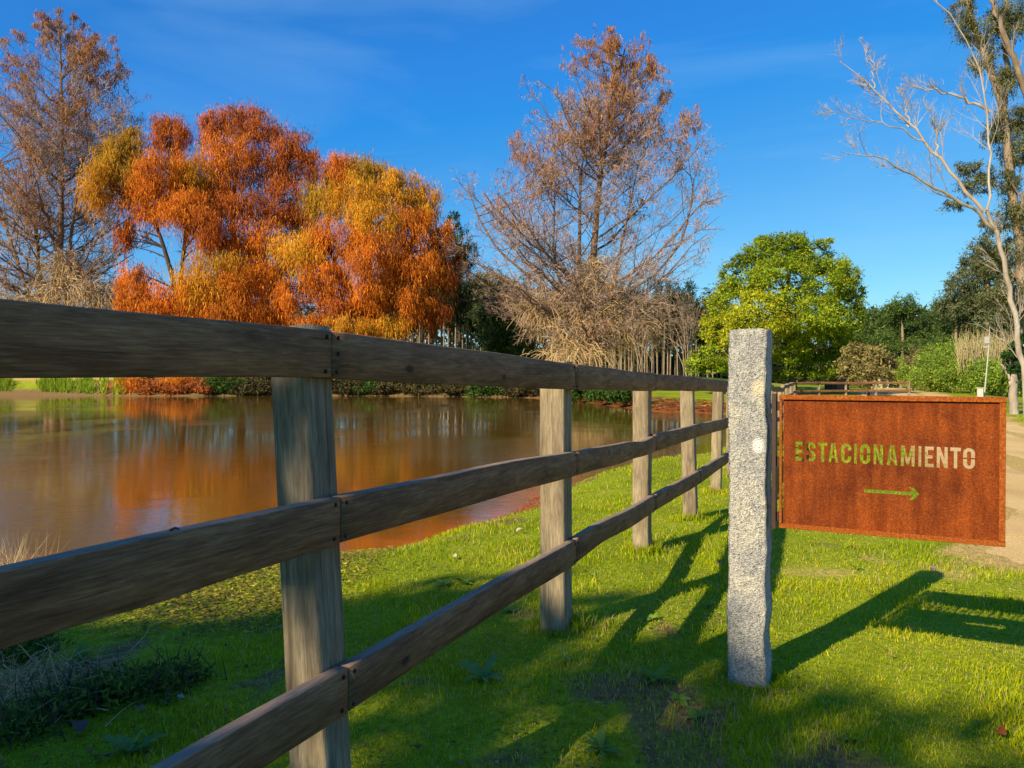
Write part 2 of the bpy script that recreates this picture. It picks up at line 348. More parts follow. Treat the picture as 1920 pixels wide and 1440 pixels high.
def dry_mask(x, y):
    m = 0
    for cx, cy, r in ((2.35, 5.7, .38), (3.3, 5.7, .5), (2.9, 6.0, .35), (-2.5, 3.7, .4)):
        m = np.maximum(m, 1 - sstep(.3, 1.2, np.hypot(x - cx, (y - cy) * 1.5) / r + (fbm(x * 3.5, y * 3.5, 4) - .5) * 2.4)) * .85
    ri = road_in(x, y); m = np.maximum(m, sstep(-.45, 0, ri)); return m
def litter_mask(x, y, d):
    near = sstep(1.0, .1, d) * sstep(1.2, -.6, x) * sstep(-6, -3, x) * (y < 20)
    far = ((y > 40) & (x > -52) & (x < 16)) * sstep(7, 2, d) * sstep(-52, -36, x) * (.30 + .55 * sstep(0, 6, x))
    return np.maximum(near, far)
BM, DM, LM = bare_mask(GX, GY, GD), dry_mask(GX, GY), litter_mask(GX, GY, GD)
DM = np.maximum(DM, 1.0 * ((GY > 60) & (GX < -36)) * sstep(.8, 3, GD) * sstep(40, 20, GD))
BM = np.maximum(BM, .5 * ((GY > 60) & (GX > -44) & (GX < 9)) * sstep(26, 12, GD) * (GD > 0))
g = mesh("ground", np.stack([GX, GY, GZ], -1), grid_faces(360, 360), M_GROUND, smooth=True, attrs=dict(bare=BM, dry=DM, litter=LM)); tag(g, kind='structure')
# pond
keep = grid_faces(360, 360); dm = GD.ravel()[keep].min(1) < .6; f = keep[dm]; u, inv = np.unique(f.ravel(), return_inverse=True)
wv = np.stack([GX.ravel()[u], GY.ravel()[u], np.full(len(u), WZ)], 1)
sh = np.clip(1 - (-GD.ravel()[u]) / 1.6, 0, 1) * sstep(3, -.3, wv[:, 0]) * (wv[:, 1] < 30)
ruf = np.zeros(len(wv))
for cx, cy, rx_, ry_ in ((-2.7, 22, 1.9, 6), (-7.2, 18.5, 1.0, 4.5), (-9.6, 17, .7, 3), (-13.4, 20, 1.8, 5), (-.6, 11.6, 1.1, 1.4), (4.6, 19.5, 1.3, 2), (-16, 12, 3, 2), (-25, 30, 3, 9)):
    ruf = np.maximum(ruf, np.exp(-(((wv[:, 0] - cx * (1 + 0 * wv[:, 1])) / rx_) ** 2 + ((wv[:, 1] - cy) / ry_) ** 2)))
o = mesh("pond_water", wv, inv.reshape(-1, 4), M_WATER, smooth=True, attrs=dict(shore=sh, ruffle=ruf)); tag(o, kind='structure')
# road
ys = np.concatenate([np.linspace(-14, 14, 220), np.linspace(14.3, 156, 260)]); nu = 40
l, r = road_u(0, ys); uu = np.linspace(0, 1, nu)
RX = l[:, None] - .6 + (r - l + 1.2)[:, None] * uu[None]; RY = np.repeat(ys[:, None], nu, 1)
rin = road_in(RX, RY); RZ = height(RX, RY) - .022 + .036 * sstep(0, .35, rin)
RZ += .022 * (fbm(RX * 2, RY * .6, 4) - .5) * sstep(.1, .8, rin)
uc = (RX - l[:, None]) / np.maximum(.1, (r - l))[:, None]
for c_ in (.30, .68): RZ -= .035 * np.exp(-((uc - c_ + .02 * (fbm(RY * .25, RY * 0 + c_ * 9, 2) - .5)) / .045) ** 2) * sstep(.2, .8, rin)
rf = grid_faces(len(ys), nu); rf = rf[(rin.ravel()[rf].min(1) > -.15)]
o = mesh("dirt_road", np.stack([RX, RY, RZ], -1), rf, M_ROAD, smooth=True); tag(o, kind='structure')

# ------------------------------------------------------------------ fence
FD = nrm(np.array([.385, .923, 0])); FN = np.array([.923, -.385, 0])
def rect_ring(w, h, c):          # octagon of a chamfered rectangle
    a, b = w / 2, h / 2
    return [(-a + c, -b), (a - c, -b), (a, -b + c), (a, b - c), (a - c, b), (-a + c, b), (-a, b - c), (-a, -b + c)]
def make_post(parent, x, y, ztop, w=.135, lean=(0, 0), yaw=0, name='fence_post', seed=0):
    r = np.random.default_rng(seed); zg = hz(x, y) - .15; H = ztop - zg; n = 10; V = []
    for i in range(n + 1):
        t = i / n; wob = r.normal(0, .0012, 2); sc = 1 - .012 * t
        for (a, b) in rect_ring(w * sc, w * sc, .008):
            zz = t * H + (.006 * (a / w) if i == n else 0); V.append((a + wob[0], b + wob[1], zz))
    Fq = [[i * 8 + k, i * 8 + (k + 1) % 8, (i + 1) * 8 + (k + 1) % 8, (i + 1) * 8 + k] for i in range(n) for k in range(8)]
    o = mesh(name, V, [np.array(Fq), np.array([[n * 8 + k for k in range(8)]])], M_POST, parent)
    o.location = (x, y, zg); ang = math.atan2(FN[1], FN[0]) + yaw
    o.rotation_euler = Matrix(((1, 0, lean[0]), (0, 1, lean[1]), (0, 0, 1))).to_3x3().to_euler() if False else (-lean[1], lean[0], ang)
    return o
def make_rail(parent, A, B, hA, hB, th=.034, seed=0, bend=None, name='rail', wob=.0025):
    """A, B: centre line ends on the post face; hA, hB: board heights there"""
    r = np.random.default_rng(seed); A, B = np.array(A), np.array(B); d = B - A; L = np.linalg.norm(d[:2]); n = 26
    ex = nrm(np.array([d[0], d[1], 0])); ey = np.array([-ex[1], ex[0], 0]); V = []
    ph = r.random(4) * 6; 
    for i in range(n + 1):
        t = i / n; zc = d[2] * t; h = hA + (hB - hA) * t
        top = wob * (math.sin(5 * t + ph[0]) + .5 * math.sin(13 * t + ph[1])); bot = wob * (math.sin(4 * t + ph[2]) + .5 * math.sin(11 * t + ph[3]))
        if bend:
            for (t0, s, at_, ab) in bend: top += at_ * math.exp(-((t - t0) / s) ** 2); bot += ab * math.exp(-((t - t0) / s) ** 2)
        out = .0015 * math.sin(7 * t + ph[1])
        for (a, b) in rect_ring(th, h, .0028): V.append((t * L, a + out, zc + b + (top if b > 0 else bot)))
    Fq = [[i * 8 + k, (i + 1) * 8 + k, (i + 1) * 8 + (k + 1) % 8, i * 8 + (k + 1) % 8] for i in range(n) for k in range(8)]
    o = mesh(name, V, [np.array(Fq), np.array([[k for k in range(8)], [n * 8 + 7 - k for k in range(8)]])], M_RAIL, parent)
    o.location = [float(v) for v in A]; o.rotation_euler = (0, 0, math.atan2(ex[1], ex[0])); return o, L
def bolt_mesh(r=.0065):
    bm = bmesh.new(); bmesh.ops.create_uvsphere(bm, u_segments=10, v_segments=6, radius=r)
    for v in bm.verts: v.co.y *= .55
    me = bpy.data.meshes.new("bolt"); bm.to_mesh(me); bm.free(); me.materials.append(M_BOLT)
    for p in me.polygons: p.use_smooth = True
    return me
ME_BOLT = bolt_mesh()
fence = empty("wooden_fence", (0, 0, 0), "weathered three rail wooden fence running along the pond from the left foreground", "fence")
posts = [(-2.36, -1.8), (-1.46, .25), (-.602, 2.2), (.240, 4.22), (1.09, 6.42), (1.82, 8.0), (2.69, 10.0)]
LEAN = {2: -.055, 3: -.004, 5: -.03, 6: .02}
WID = {2: .127, 3: .142, 6: .13}
# (rail top, rail bottom) pixel rows at every joint for top, middle, bottom rail
PR = {2: [(620, 709), (931, 1018), (1250, 1334)], 3: [(683, 731), (847, 891), (1012, 1057)], 4: [(700, 733), (815, 846), (928, 958)],
      5: [(708, 733), (795, 819), (881, 906)], 6: [(714, 735), (785, 804), (853, 872)]}
def face_pt(i, z): return np.array([posts[i][0], posts[i][1], 0]) + FN * (WID.get(i, .135) / 2 + .0225 + LEAN.get(i, 0) * (z - 1.4))
J = {}
for i in PR:
    J[i] = []
    for a, b in PR[i]:
        p = face_pt(i, at(960, (a + b) / 2, posts[i][1])[2]); J[i].append((p[0], p[1], at(960 + F * p[0] / p[1], a, p[1])[2], at(960 + F * p[0] / p[1], b, p[1])[2]))
for i in (1, 0):
    p = face_pt(i, 1.4); J[i] = [(p[0], p[1], J[2][k][2] + (2 - i) * dz, J[2][k][3] + (2 - i) * dz) for k, dz in enumerate((.006, .016, -.004))]
x, y = posts[-1]; path = []
yy = 12.0
while yy < 47: path.append((2.66 + .395 * (yy - 10) + .05 * math.sin(yy), yy)); yy += 2.1
for k in range(1, 5): path.append((path[-1][0] + 1.75 + .12 * k, path[-1][1] + 1.3 - .25 * k))
for k, (x, y) in enumerate(path):
    i = 7 + k; posts.append((x, y)); p = np.array([x, y, 0]) + FN * .090; z0 = hz(x, y) if y < 30 else -.42
    jit = math.sin(k * 2.3) * .01; J[i] = [(p[0], p[1], z0 + t + jit, z0 + b + jit) for t, b in ((1.46, 1.315), (.97, .83), (.49, .35))]
for i, (x, y) in enumerate(posts):
    le = LEAN.get(i, math.sin(i * 5) * .008 if i > 6 else 0); zg = hz(x, y) - .15
    q = np.array([x, y, 0]) + FN * le * (zg - 1.4 if i <= 6 else -.6)
    make_post(fence, q[0], q[1], J[i][0][2] + (.012 if i < 4 else .004), WID.get(i, .135), (le, 0), 0, seed=i)
posts_parts = len(fence.children)
for i in range(len(posts) - 1):
    for k in range(3):
        a, b = J[i][k], J[i + 1][k]; A = np.array([a[0], a[1], (a[2] + a[3]) / 2]); B = np.array([b[0], b[1], (b[2] + b[3]) / 2])
        d = nrm(B - A); A = A + d * .003; B = B - d * .003
        bend = None
        if (i, k) == (3, 1): bend = [(.80, .16, -.035, -.012), (.45, .2, -.012, -.01)]
        if (i, k) == (3, 2): bend = [(.25, .2, .018, .02)]
        if (i, k) == (2, 1): bend = [(.55, .25, .012, .004)]
        if (i, k) == (2, 2): bend = [(.5, .3, .008, .012)]
        if (i, k) == (1, 1): bend = [(.72, .05, 0, -.006)]
        rail, L = make_rail(fence, A, B, a[2] - a[3], b[2] - b[3], seed=i * 3 + k + 11, bend=bend, th=.042 + (.002 if k == 1 else 0), wob=.0025 if i > 2 else .0018)
        if i <= 5:
            for (xx, s) in ((.022, a[2] - a[3]), (L - .022, b[2] - b[3])):
                for zo in (.36, -.36) + ((.02,) if i == 2 and k == 0 and xx < .1 else ()):
                    bt = link_obj("bolt", ME_BOLT, rail); zc = (B - A)[2] * xx / L; bt.location = (xx + (.004 if zo > 0 else -.003), -.0225 - (.001 if k == 1 else 0), zc + s * zo)

# ------------------------------------------------------------------ granite post
GP = np.array([1.090, 3.50, 0]); SX = nrm(np.array([.89, -.46, 0])); SYA = math.atan2(SX[1], SX[0])
def granite():
    H0 = hz(GP[0], GP[1]) - .12; top = at(1405, 617, 3.43)[2]; H = top - H0
    nz_, ns = 90, 14; r = np.random.default_rng(5); V = []
    wz = lambda z, s: (fbm(np.array([z * 3.1 + s * 11.7]), np.array([s * 3.3]), 4)[0] - .5)
    wl = [0.083 + .026 * wz(k / nz_ * H, 1) + .007 * wz(k / nz_ * H * 3.3, 7) + .006 * (1 - k / nz_) for k in range(nz_ + 1)]
    for k in range(nz_ + 1):
        z = k / nz_ * H; L = wl[k] + .004; R = .078 + .03 * wz(z * 1.5, 2) + .012 * wz(z * 5, 8) + .004 * (1 - k / nz_); Fr = .075 + .010 * wz(z, 3); Bk = .085 + .02 * wz(z, 4)
        sh = 1.0
        ring = []
        for s in range(4):
            for j in range(ns):
                t = j / ns; e = (2 * t - 1); rnd = .010 * (abs(e) ** 6)
                if s == 0: p = (-L + (L + R) * t, -Fr + rnd)
                elif s == 1: p = (R - rnd, -Fr + (Fr + Bk) * t)
                elif s == 2: p = (R - (L + R) * t, Bk - rnd)
                else: p = (-L + rnd, Bk - (Fr + Bk) * t)
                ring.append(p)
        for j, (a, b) in enumerate(ring):
            n1 = fbm(np.array([a * 24 + b * 31 + 3]), np.array([z * 24 + b * 9]), 4)[0] - .5; q = 1 + n1 * .05
            zt = z + ((.006 * n1 * 2 - .02 * max(0, (abs(a) - .06)) * 6) if k == nz_ else 0)
            V.append((a * q, b * q, zt))
    m = 4 * ns; Fq = [[k * m + j, k * m + (j + 1) % m, (k + 1) * m + (j + 1) % m, (k + 1) * m + j] for k in range(nz_) for j in range(m)]
    V.append((0, 0, H + .006)); c = len(V) - 1; Ft = [[nz_ * m + j, nz_ * m + (j + 1) % m, c] for j in range(m)]
    o = mesh("granite_post", V, [np.array(Fq), np.array(Ft)], M_GRANITE, smooth=True)
    o.location = (GP[0], GP[1], H0); o.rotation_euler = (0, 0, SYA); return tag(o, "rough split grey granite post carrying the rusted sign", "stone post")
granite()

# ------------------------------------------------------------------ sign
S0 = np.array([1.185, 3.40, 0]); STOP, SBOT, SWID = at(1460, 740, 3.40)[2], at(1460, 989, 3.40)[2], .848
sign = empty("steel_sign", (S0[0], S0[1], SBOT), "rusted steel plate sign with cut-out word ESTACIONAMIENTO and an arrow, fixed to the granite post", "sign", rz=SYA)
SH = STOP - SBOT
def s_u(px): r = (px - 960) / F; return (r * S0[1] - S0[0]) / (SX[0] - SX[1] * r)
# letters as stencil polygons on a unit cell (0..1 wide, 0..1 high); bridges keep the counters in place
w = .26
def arc(cx, cy, rx, ry, a0, a1, n=8): return [(cx + rx * math.cos(math.radians(a0 + (a1 - a0) * i / n)), cy + ry * math.sin(math.radians(a0 + (a1 - a0) * i / n))) for i in range(n + 1)]
def gE(): return [[(0, 0), (1, 0), (1, .17), (.34, .17), (.34, .42), (.86, .42), (.86, .585), (.34, .585), (.34, .83), (1, .83), (1, 1), (0, 1)]]
def gT(): return [[(.34, 0), (.66, 0), (.66, .83), (1, .83), (1, 1), (0, 1), (0, .83), (.34, .83)]]
def gI(): return [[(0, 0), (1, 0), (1, 1), (0, 1)]]
def gA(): return [[(0, 0), (.28, 0), (.345, .22), (.475, .22), (.475, .37), (.385, .37), (.475, .74), (.475, 1), (.32, 1)], [(.525, .22), (.655, .22), (.72, 0), (1, 0), (.68, 1), (.525, 1), (.525, .74), (.615, .37), (.525, .37)]]
def gN(): return [[(0, 0), (.29, 0), (.29, .60), (.70, 0), (1, 0), (1, 1), (.71, 1), (.71, .42), (.31, 1), (0, 1)]]
def gM(): return [[(0, 0), (.22, 0), (.22, .62), (.42, .08), (.58, .08), (.78, .62), (.78, 0), (1, 0), (1, 1), (.74, 1), (.5, .36), (.26, 1), (0, 1)]]
def gO():
    up = arc(.5, .74, .5, .26, 0, 180) + [(0, .535), (.33, .535)] + arc(.5, .74, .17, .10, 180, 0) + [(.67, .535), (1, .535)]
    return [up, [(x, 1 - y) for x, y in up][::-1]]
def gC():
    return [arc(.5, .74, .5, .26, 0, 180) + arc(.5, .26, .5, .26, 180, 360) + [(1, .36), (.67, .36)] + arc(.5, .26, .17, .10, 0, -180) + arc(.5, .74, .17, .10, 180, 0) + [(.67, .64), (1, .64)]]
def gS():
    return [[(1, .68)] + arc(.5, .76, .5, .24, 0, 180) + arc(.5, .66, .5, .16, 200, 262, 4) + [(.62, .40)] + arc(.5, .27, .17, .13, 40, -180, 10)[:] + [(.33, .33), (0, .33)] + arc(.5, .24, .5, .24, 180, 360) + arc(.5, .30, .5, .24, 10, 75, 5) + [(.40, .62)] + arc(.5, .74, .17, .11, 215, 0, 8)[:] + [(.67, .68)]]
LET = [('E', 140, 210), ('S', 228, 305), ('T', 325, 400), ('A', 408, 490), ('C', 513, 597), ('I', 620, 641), ('O', 668, 752), ('N', 780, 857), ('A', 888, 975), ('M', 1003, 1116), ('I', 1147, 1170), ('E', 1200, 1272), ('N', 1297, 1386), ('T', 1407, 1495), ('O', 1513, 1610)]
G = dict(E=gE, T=gT, I=gI, A=gA, N=gN, M=gM, O=gO, C=gC, S=gS)
FRW = .021
def sign_plate():
    cu = bpy.data.curves.new("plate", 'CURVE'); cu.dimensions = '2D'; cu.fill_mode = 'BOTH'; cu.extrude = .0014
    def spline(pts):
        s = cu.splines.new('POLY'); s.points.add(len(pts) - 1)
        for q, (a, b) in zip(s.points, pts): q.co = (a, b, 0, 1)
        s.use_cyclic_u = True
    e = FRW - .004; spline([(e, e), (SWID - e, e), (SWID - e, SH - e), (e, SH - e)])
    zt, zb = 1.112 - SBOT, 1.028 - SBOT
    for ch, a, b in LET:
        ua, ub = s_u(1460 + a * .2292), s_u(1460 + b * .2292)
        for poly in G[ch](): spline([(ua + (ub - ua) * px, zb + (zt - zb) * py) for px, py in poly])
    u0, u1, za = s_u(1621), s_u(1725), .915 - SBOT; hh, hd = .0075, .026
    spline([(u0, za - hh), (u1 - .022, za - hh), (u1 - .040, za - hd), (u1 - .022, za - hd), (u1, za), (u1 - .022, za + hd), (u1 - .040, za + hd), (u1 - .022, za + hh), (u0, za + hh)])
    tmp = bpy.data.objects.new("tmp", cu); C.objects.link(tmp); bpy.context.view_layer.update()
    me = bpy.data.meshes.new_from_object(tmp.evaluated_get(bpy.context.evaluated_depsgraph_get())); bpy.data.objects.remove(tmp)
    co = np.empty(len(me.vertices) * 3); me.vertices.foreach_get("co", co); co = co.reshape(-1, 3); co = np.stack([co[:, 0], -co[:, 2], co[:, 1]], 1)
    me.vertices.foreach_set("co", co.ravel()); me.materials.clear(); me.materials.append(M_CORTEN); me.update(); me.name = "plate"
    o = link_obj("plate", me, sign); o.location = (0, 0, 0); return o
sign_plate()
def box_obj(name, x0, x1, y0, y1, z0, z1, mat, parent, bev=.001):
    bm = bmesh.new(); bmesh.ops.create_cube(bm, size=1)
    for v in bm.verts: v.co = ((v.co.x + .5) * (x1 - x0) + x0, (v.co.y + .5) * (y1 - y0) + y0, (v.co.z + .5) * (z1 - z0) + z0)
    if bev: bmesh.ops.bevel(bm, geom=list(bm.edges), offset=bev, segments=1, affect='EDGES')
    return bm_obj(name, bm, mat, parent)
yf, yb = -.014, .014
box_obj("frame_bar", 0, SWID, yf, yb, SH - FRW, SH, M_EDGE, sign)
box_obj("frame_bar", 0, SWID, yf + .006, yb, 0, FRW, M_EDGE, sign)
box_obj("frame_bar", SWID - FRW - .002, SWID - .001, yf + .003, yb - .001, FRW + .0005, SH - FRW - .0005, M_EDGE, sign)
box_obj("frame_bar", .001, .012, yf + .003, yb - .001, FRW + .0005, SH - FRW - .0005, M_EDGE, sign)
box_obj("mounting_bar", -.030, -.012, -.02, .03, -.004, SH + .004, M_STEEL, sign)
for zz in (.05, SH / 2, SH - .05):
    box_obj("mounting_lug", -.0115, -.0005, -.006, .006, zz - .02, zz + .02, M_STEEL, sign)
for zz in (.09, SH - .09):
    box_obj("anchor_bolt", -.06, -.031, -.006, .006, zz - .006, zz + .006, M_BOLT, sign)

#TREES
# ------------------------------------------------------------------ tree machinery (whole levels of branches at a time)
def perp_frames(T):
    ref = np.where(np.abs(T[..., 2:3]) > .9, np.array([1.0, 0, 0]), np.array([0, 0, 1.0])); A = nrm(np.cross(T, ref)); B = np.cross(T, A); return A, B
def tubes(P, R, sides):
    n, m, _ = P.shape; T = np.empty_like(P); T[:, 1:-1] = P[:, 2:] - P[:, :-2]; T[:, 0] = P[:, 1] - P[:, 0]; T[:, -1] = P[:, -1] - P[:, -2]; T = nrm(T)
    A, B = perp_frames(T); a = np.arange(sides) * 2 * np.pi / sides
    V = P[:, :, None] + R[:, :, None, None] * (np.cos(a)[None, None, :, None] * A[:, :, None] + np.sin(a)[None, None, :, None] * B[:, :, None])
    base = (np.arange(n) * m * sides)[:, None, None] + (np.arange(m - 1) * sides)[None, :, None]; k = np.arange(sides)[None, None]; k2 = (k + 1) % sides
    Fc = np.stack([base + k, base + k2, base + k2 + sides, base + k + sides], -1).reshape(-1, 4)
    return V.reshape(-1, 3), Fc
def ribbons(P, R, rng=np.random.default_rng(11)):
    """the finest twigs: one narrow strip each"""
    n, m, _ = P.shape; s = nrm(rng.normal(0, 1, (n, 1, 3)) * [1, .5, 1]) * R[:, :, None] * 1.3
    V = np.stack([P - s, P + s], 2).reshape(-1, 3); b = (np.arange(n) * m * 2)[:, None] + (np.arange(m - 1) * 2)[None]
    return V, np.stack([b, b + 1, b + 3, b + 2], -1).reshape(-1, 4)
def join(parts):
    V, Fq, o = [], [], 0
    for v, f in parts: V.append(v); Fq.append(f + o); o += len(v)
    return np.concatenate(V), np.concatenate(Fq)
def grow(P, D, L, R, steps, up, jit, rng, tip=.35):
    n = len(P); pts = np.empty((n, steps + 1, 3)); pts[:, 0] = P; d = nrm(D)
    for i in range(steps):
        d = nrm(d + rng.normal(0, jit, (n, 3)) + np.array([0, 0, up])); pts[:, i + 1] = pts[:, i] + d * (L / steps)[:, None]
    rad = R[:, None] * np.linspace(1, tip, steps + 1)[None]; return pts, rad
def spawn(pts, rad, L, k, t0, t1, ang, lf, rng, flat=0.0, upb=0.0, rf=.6):
    n, m, _ = pts.shape; t = np.sort(rng.uniform(t0, t1, (n, k)), 1); f = t * (m - 1); i = np.minimum(f.astype(int), m - 2); fr = (f - i)[..., None]
    idx = np.arange(n)[:, None]; a, b = pts[idx, i], pts[idx, i + 1]; P = a * (1 - fr) + b * fr; T = nrm(b - a)
    A, B = perp_frames(T); ph = rng.uniform(0, 2 * np.pi, (n, k, 1)); side = A * np.cos(ph) + B * np.sin(ph) * (1 - flat); side = nrm(side + np.array([0, 0, upb]))
    an = rng.normal(ang, .15, (n, k, 1)); D = T * np.cos(an) + side * np.sin(an)
    R = (rad[idx, i] * (1 - fr[..., 0]) + rad[idx, i + 1] * fr[..., 0]) * rf
    Lc = L[:, None] * lf * (1.15 - t * .75) * rng.uniform(.7, 1.25, (n, k))
    return P.reshape(-1, 3), D.reshape(-1, 3), Lc.ravel(), R.ravel()
def bez(A, B, Cc, n):
    t = np.linspace(0, 1, n + 1)[None, :, None]; return A[:, None] * (1 - t) ** 2 + 2 * B[:, None] * t * (1 - t) + Cc[:, None] * t * t
def pline(pts, rad, n):
    pts = np.array(pts, float); s = np.concatenate([[0], np.cumsum(np.linalg.norm(np.diff(pts, axis=0), axis=1))]); s /= s[-1]; t = np.linspace(0, 1, n + 1)
    q = np.stack([np.interp(t, s, pts[:, k]) for k in range(3)], 1); q2 = q.copy(); q2[1:-1] = (q[:-2] + 2 * q[1:-1] + q[2:]) / 4
    return q2[None], np.interp(t, s, rad)[None]
def cards(P, D, Nn, Ln, Wd):
    """pointed leaf sprays: P base, D long axis, Nn rough normal"""
    D = nrm(D); s = nrm(np.cross(D, Nn)); w2 = s * Wd[:, None] * .55
    V = np.stack([P + w2, P + D * Ln[:, None], P - w2], 1).reshape(-1, 3)
    return V, np.arange(len(P) * 3).reshape(-1, 3)
def pick_cols(pal, n, rng, jitter=.18):
    pal = np.array(pal); c = pal[rng.integers(0, len(pal), n)]; c = c * (1 + rng.normal(0, jitter, (n, 1))); return np.clip(c, .003, 1)
def lobe_points(lobes, n, rng, clump=.24, K=26, shell=.5):
    """lobes: (centre, (rx,ry,rz), palette index). Points gathered in sub-clumps through each lobe"""
    vol = np.array([(l[1][0] * l[1][2]) for l in lobes]); cnt = np.maximum(20, (vol / vol.sum() * n)).astype(int); P, O, I = [], [], []
    for (c, r, pi), m in zip(lobes, cnt):
        r = np.array(r); kk = max(6, int(K * (0.6 + .4 * r[0] / 3)))
        d = nrm(rng.normal(0, 1, (kk, 3))); rr = shell + (1 - shell) * rng.random((kk, 1)) ** .5; cc = d * rr * r; w_ = rng.uniform(.6, 1.4, kk)
        j = rng.integers(0, kk, m); q = cc[j] + rng.normal(0, 1, (m, 3)) * clump * r * w_[j][:, None] * .8
        P.append(q + c); O.append(nrm(q / r)); I.append(np.stack([np.full(m, pi), j + 1000 * len(P)], 1))
    return np.concatenate(P), np.concatenate(O), np.concatenate(I)
def crown(name, lobes, n, size, aspect, droop, pals, parent, seed, clump=.24, K=26, shell=.5, mat=None, base=None, hang=0):
    rng = np.random.default_rng(seed); P, O, I = lobe_points(lobes, n, rng, clump, K, shell); m = len(P)
    if hang: P[:, 2] += hang * .6 - rng.exponential(hang, m)
    D = nrm(rng.normal(0, 1, (m, 3)) * (1 - droop) + O * .5 * (1 - droop) + np.array([0, 0, -1.0]) * droop * 1.6)
    Nn = nrm(rng.normal(0, .7, (m, 3)) + O + np.array([0, -.2, .3])); Ln = size * rng.uniform(.6, 1.4, m); V, Fq = cards(P, D, Nn, Ln, Ln * aspect)
    cl = np.zeros((m, 3)); tint = rng.normal(0, .16, 60000)
    for pi in np.unique(I[:, 0]):
        s = I[:, 0] == pi; cl[s] = pick_cols(pals[int(pi)], s.sum(), rng)
    cl *= np.clip(1 + tint[I[:, 1].astype(int)], .6, 1.5)[:, None]
    if base is not None: V = V - np.array(base)
    o = mesh(name, V, Fq, mat or M_LEAF, parent, cols=np.repeat(cl, 3, 0)); o['kind'] = 'stuff'; return o
def local(parts, base): v, f = join(parts); return v - np.array(base), f

# --- feathery bare conifer whose silhouette follows an outline given as half widths by height
def bare_cypress(label, base, H, leaders, env, Y, seed, nprim=80, k=(10, 7, 4), foliage_n=9000, pal=None, twig=M_TWIG, group=None):
    rng = np.random.default_rng(seed); t = empty("bald_cypress_tree", base, label, "tree", group)
    trunk_parts, limb = [], []
    LP = []
    for pts, r0 in leaders:
        pp, rr = pline([np.array(base) + np.array(q) for q in pts], np.linspace(r0, .06, len(pts)), 24); trunk_parts.append(tubes(pp, rr, 9)); LP.append((pp[0], rr[0]))
    mesh("trunk", *local(trunk_parts, base), M_BARK_BROWN, t, smooth=True)
    # primaries
    hs_ = rng.uniform(.10, 1.0, nprim) ** .85; A, Bc, Cc, R = [], [], [], []
    for h in hs_:
        zt = h * H; az = rng.uniform(0, 2 * np.pi); l_, r_ = np.interp(h, env[0], env[1]), np.interp(h, env[0], env[2]); cx = math.cos(az)
        rad = (r_ if cx > 0 else l_) * (abs(cx)) + .8 * (l_ + r_) / 2 * (1 - abs(cx)); rad *= rng.uniform(.84, 1.14)
        ld, lr = LP[rng.integers(0, len(LP))]; tip = np.array(base) + np.array([cx * rad, math.sin(az) * rad * .8, zt])
        rise = rad * (.25 + .85 * h); zb = max(.09 * H, zt - rise) + base[2]; i = int(np.argmin(np.abs(ld[:, 2] - zb))); st = ld[i]
        if ld[-1, 2] < zb: ld, lr = LP[0]; i = int(np.argmin(np.abs(ld[:, 2] - zb))); st = ld[i]
        mid = st * .5 + tip * .5 + np.array([0, 0, -.10 * rad]) + rng.normal(0, .03 * rad, 3)
        A.append(st); Bc.append(mid); Cc.append(tip); R.append(max(.05, lr[i] * .40))
    A, Bc, Cc, R = map(np.array, (A, Bc, Cc, R)); P1 = bez(A, Bc, Cc, 10); P1[:, 1:-1] += rng.normal(0, .10, P1[:, 1:-1].shape); L1 = np.linalg.norm(Cc - A, axis=1)
    R1 = R[:, None] * np.linspace(1, .3, 11)[None]; limb.append(tubes(P1, R1, 5))
    p, d, L, r = spawn(P1, R1, L1, k[0], .15, 1, .8, .32, rng, .4, .2); r = np.clip(r, .022, .08); P2, R2 = grow(p, d, L, r, 4, .07, .12, rng); limb.append(tubes(P2, R2, 3))
    mesh("branches", *local(limb, base), M_BARK_BROWN, t)
    p, d, L, r = spawn(P2, R2, L, k[1], .1, 1, .8, .48, rng, .2, .1, .7); r = np.clip(r, .014, .028); P3, R3 = grow(p, d, L, r, 2, .0, .2, rng)
    p, d, L4, r = spawn(P3, R3, L, k[2], .1, 1, .8, .6, rng, 0, -.1, .8); r = np.clip(r, .011, .018); P4, R4 = grow(p, d, L4, r, 1, -.1, .25, rng)
    o = mesh("twigs", *local([ribbons(P3, R3), ribbons(P4, R4)], base), twig, t); o['kind'] = 'stuff'
    # last dry needles hanging in patches from the outer twigs
    tips = P4[:, -1]; h = (tips[:, 2] - base[2]) / H; nv = fbm(tips[:, 0] * .35 + 9, tips[:, 2] * .35 + tips[:, 1] * .2, 3)
    w_ = sstep(.44, .62, nv) * sstep(.25, .7, h) + .05; w_ /= w_.sum(); idx = rng.choice(len(tips), foliage_n, p=w_)
    P = tips[idx] + rng.normal(0, .16, (foliage_n, 3)); D = rng.normal(0, .35, (foliage_n, 3)) + np.array([0, 0, -1.0]); Ln = rng.uniform(.25, .7, foliage_n)
    V, Fq = cards(P, D, rng.normal(0, 1, (foliage_n, 3)), Ln, Ln * .16)
    o = mesh("foliage", V - np.array(base), Fq, M_LEAF, t, cols=np.repeat(pick_cols(pal or [(.36, .13, .04), (.46, .19, .05), (.28, .11, .045), (.52, .25, .07)], foliage_n, rng), 3, 0)); o['kind'] = 'stuff'
    return t
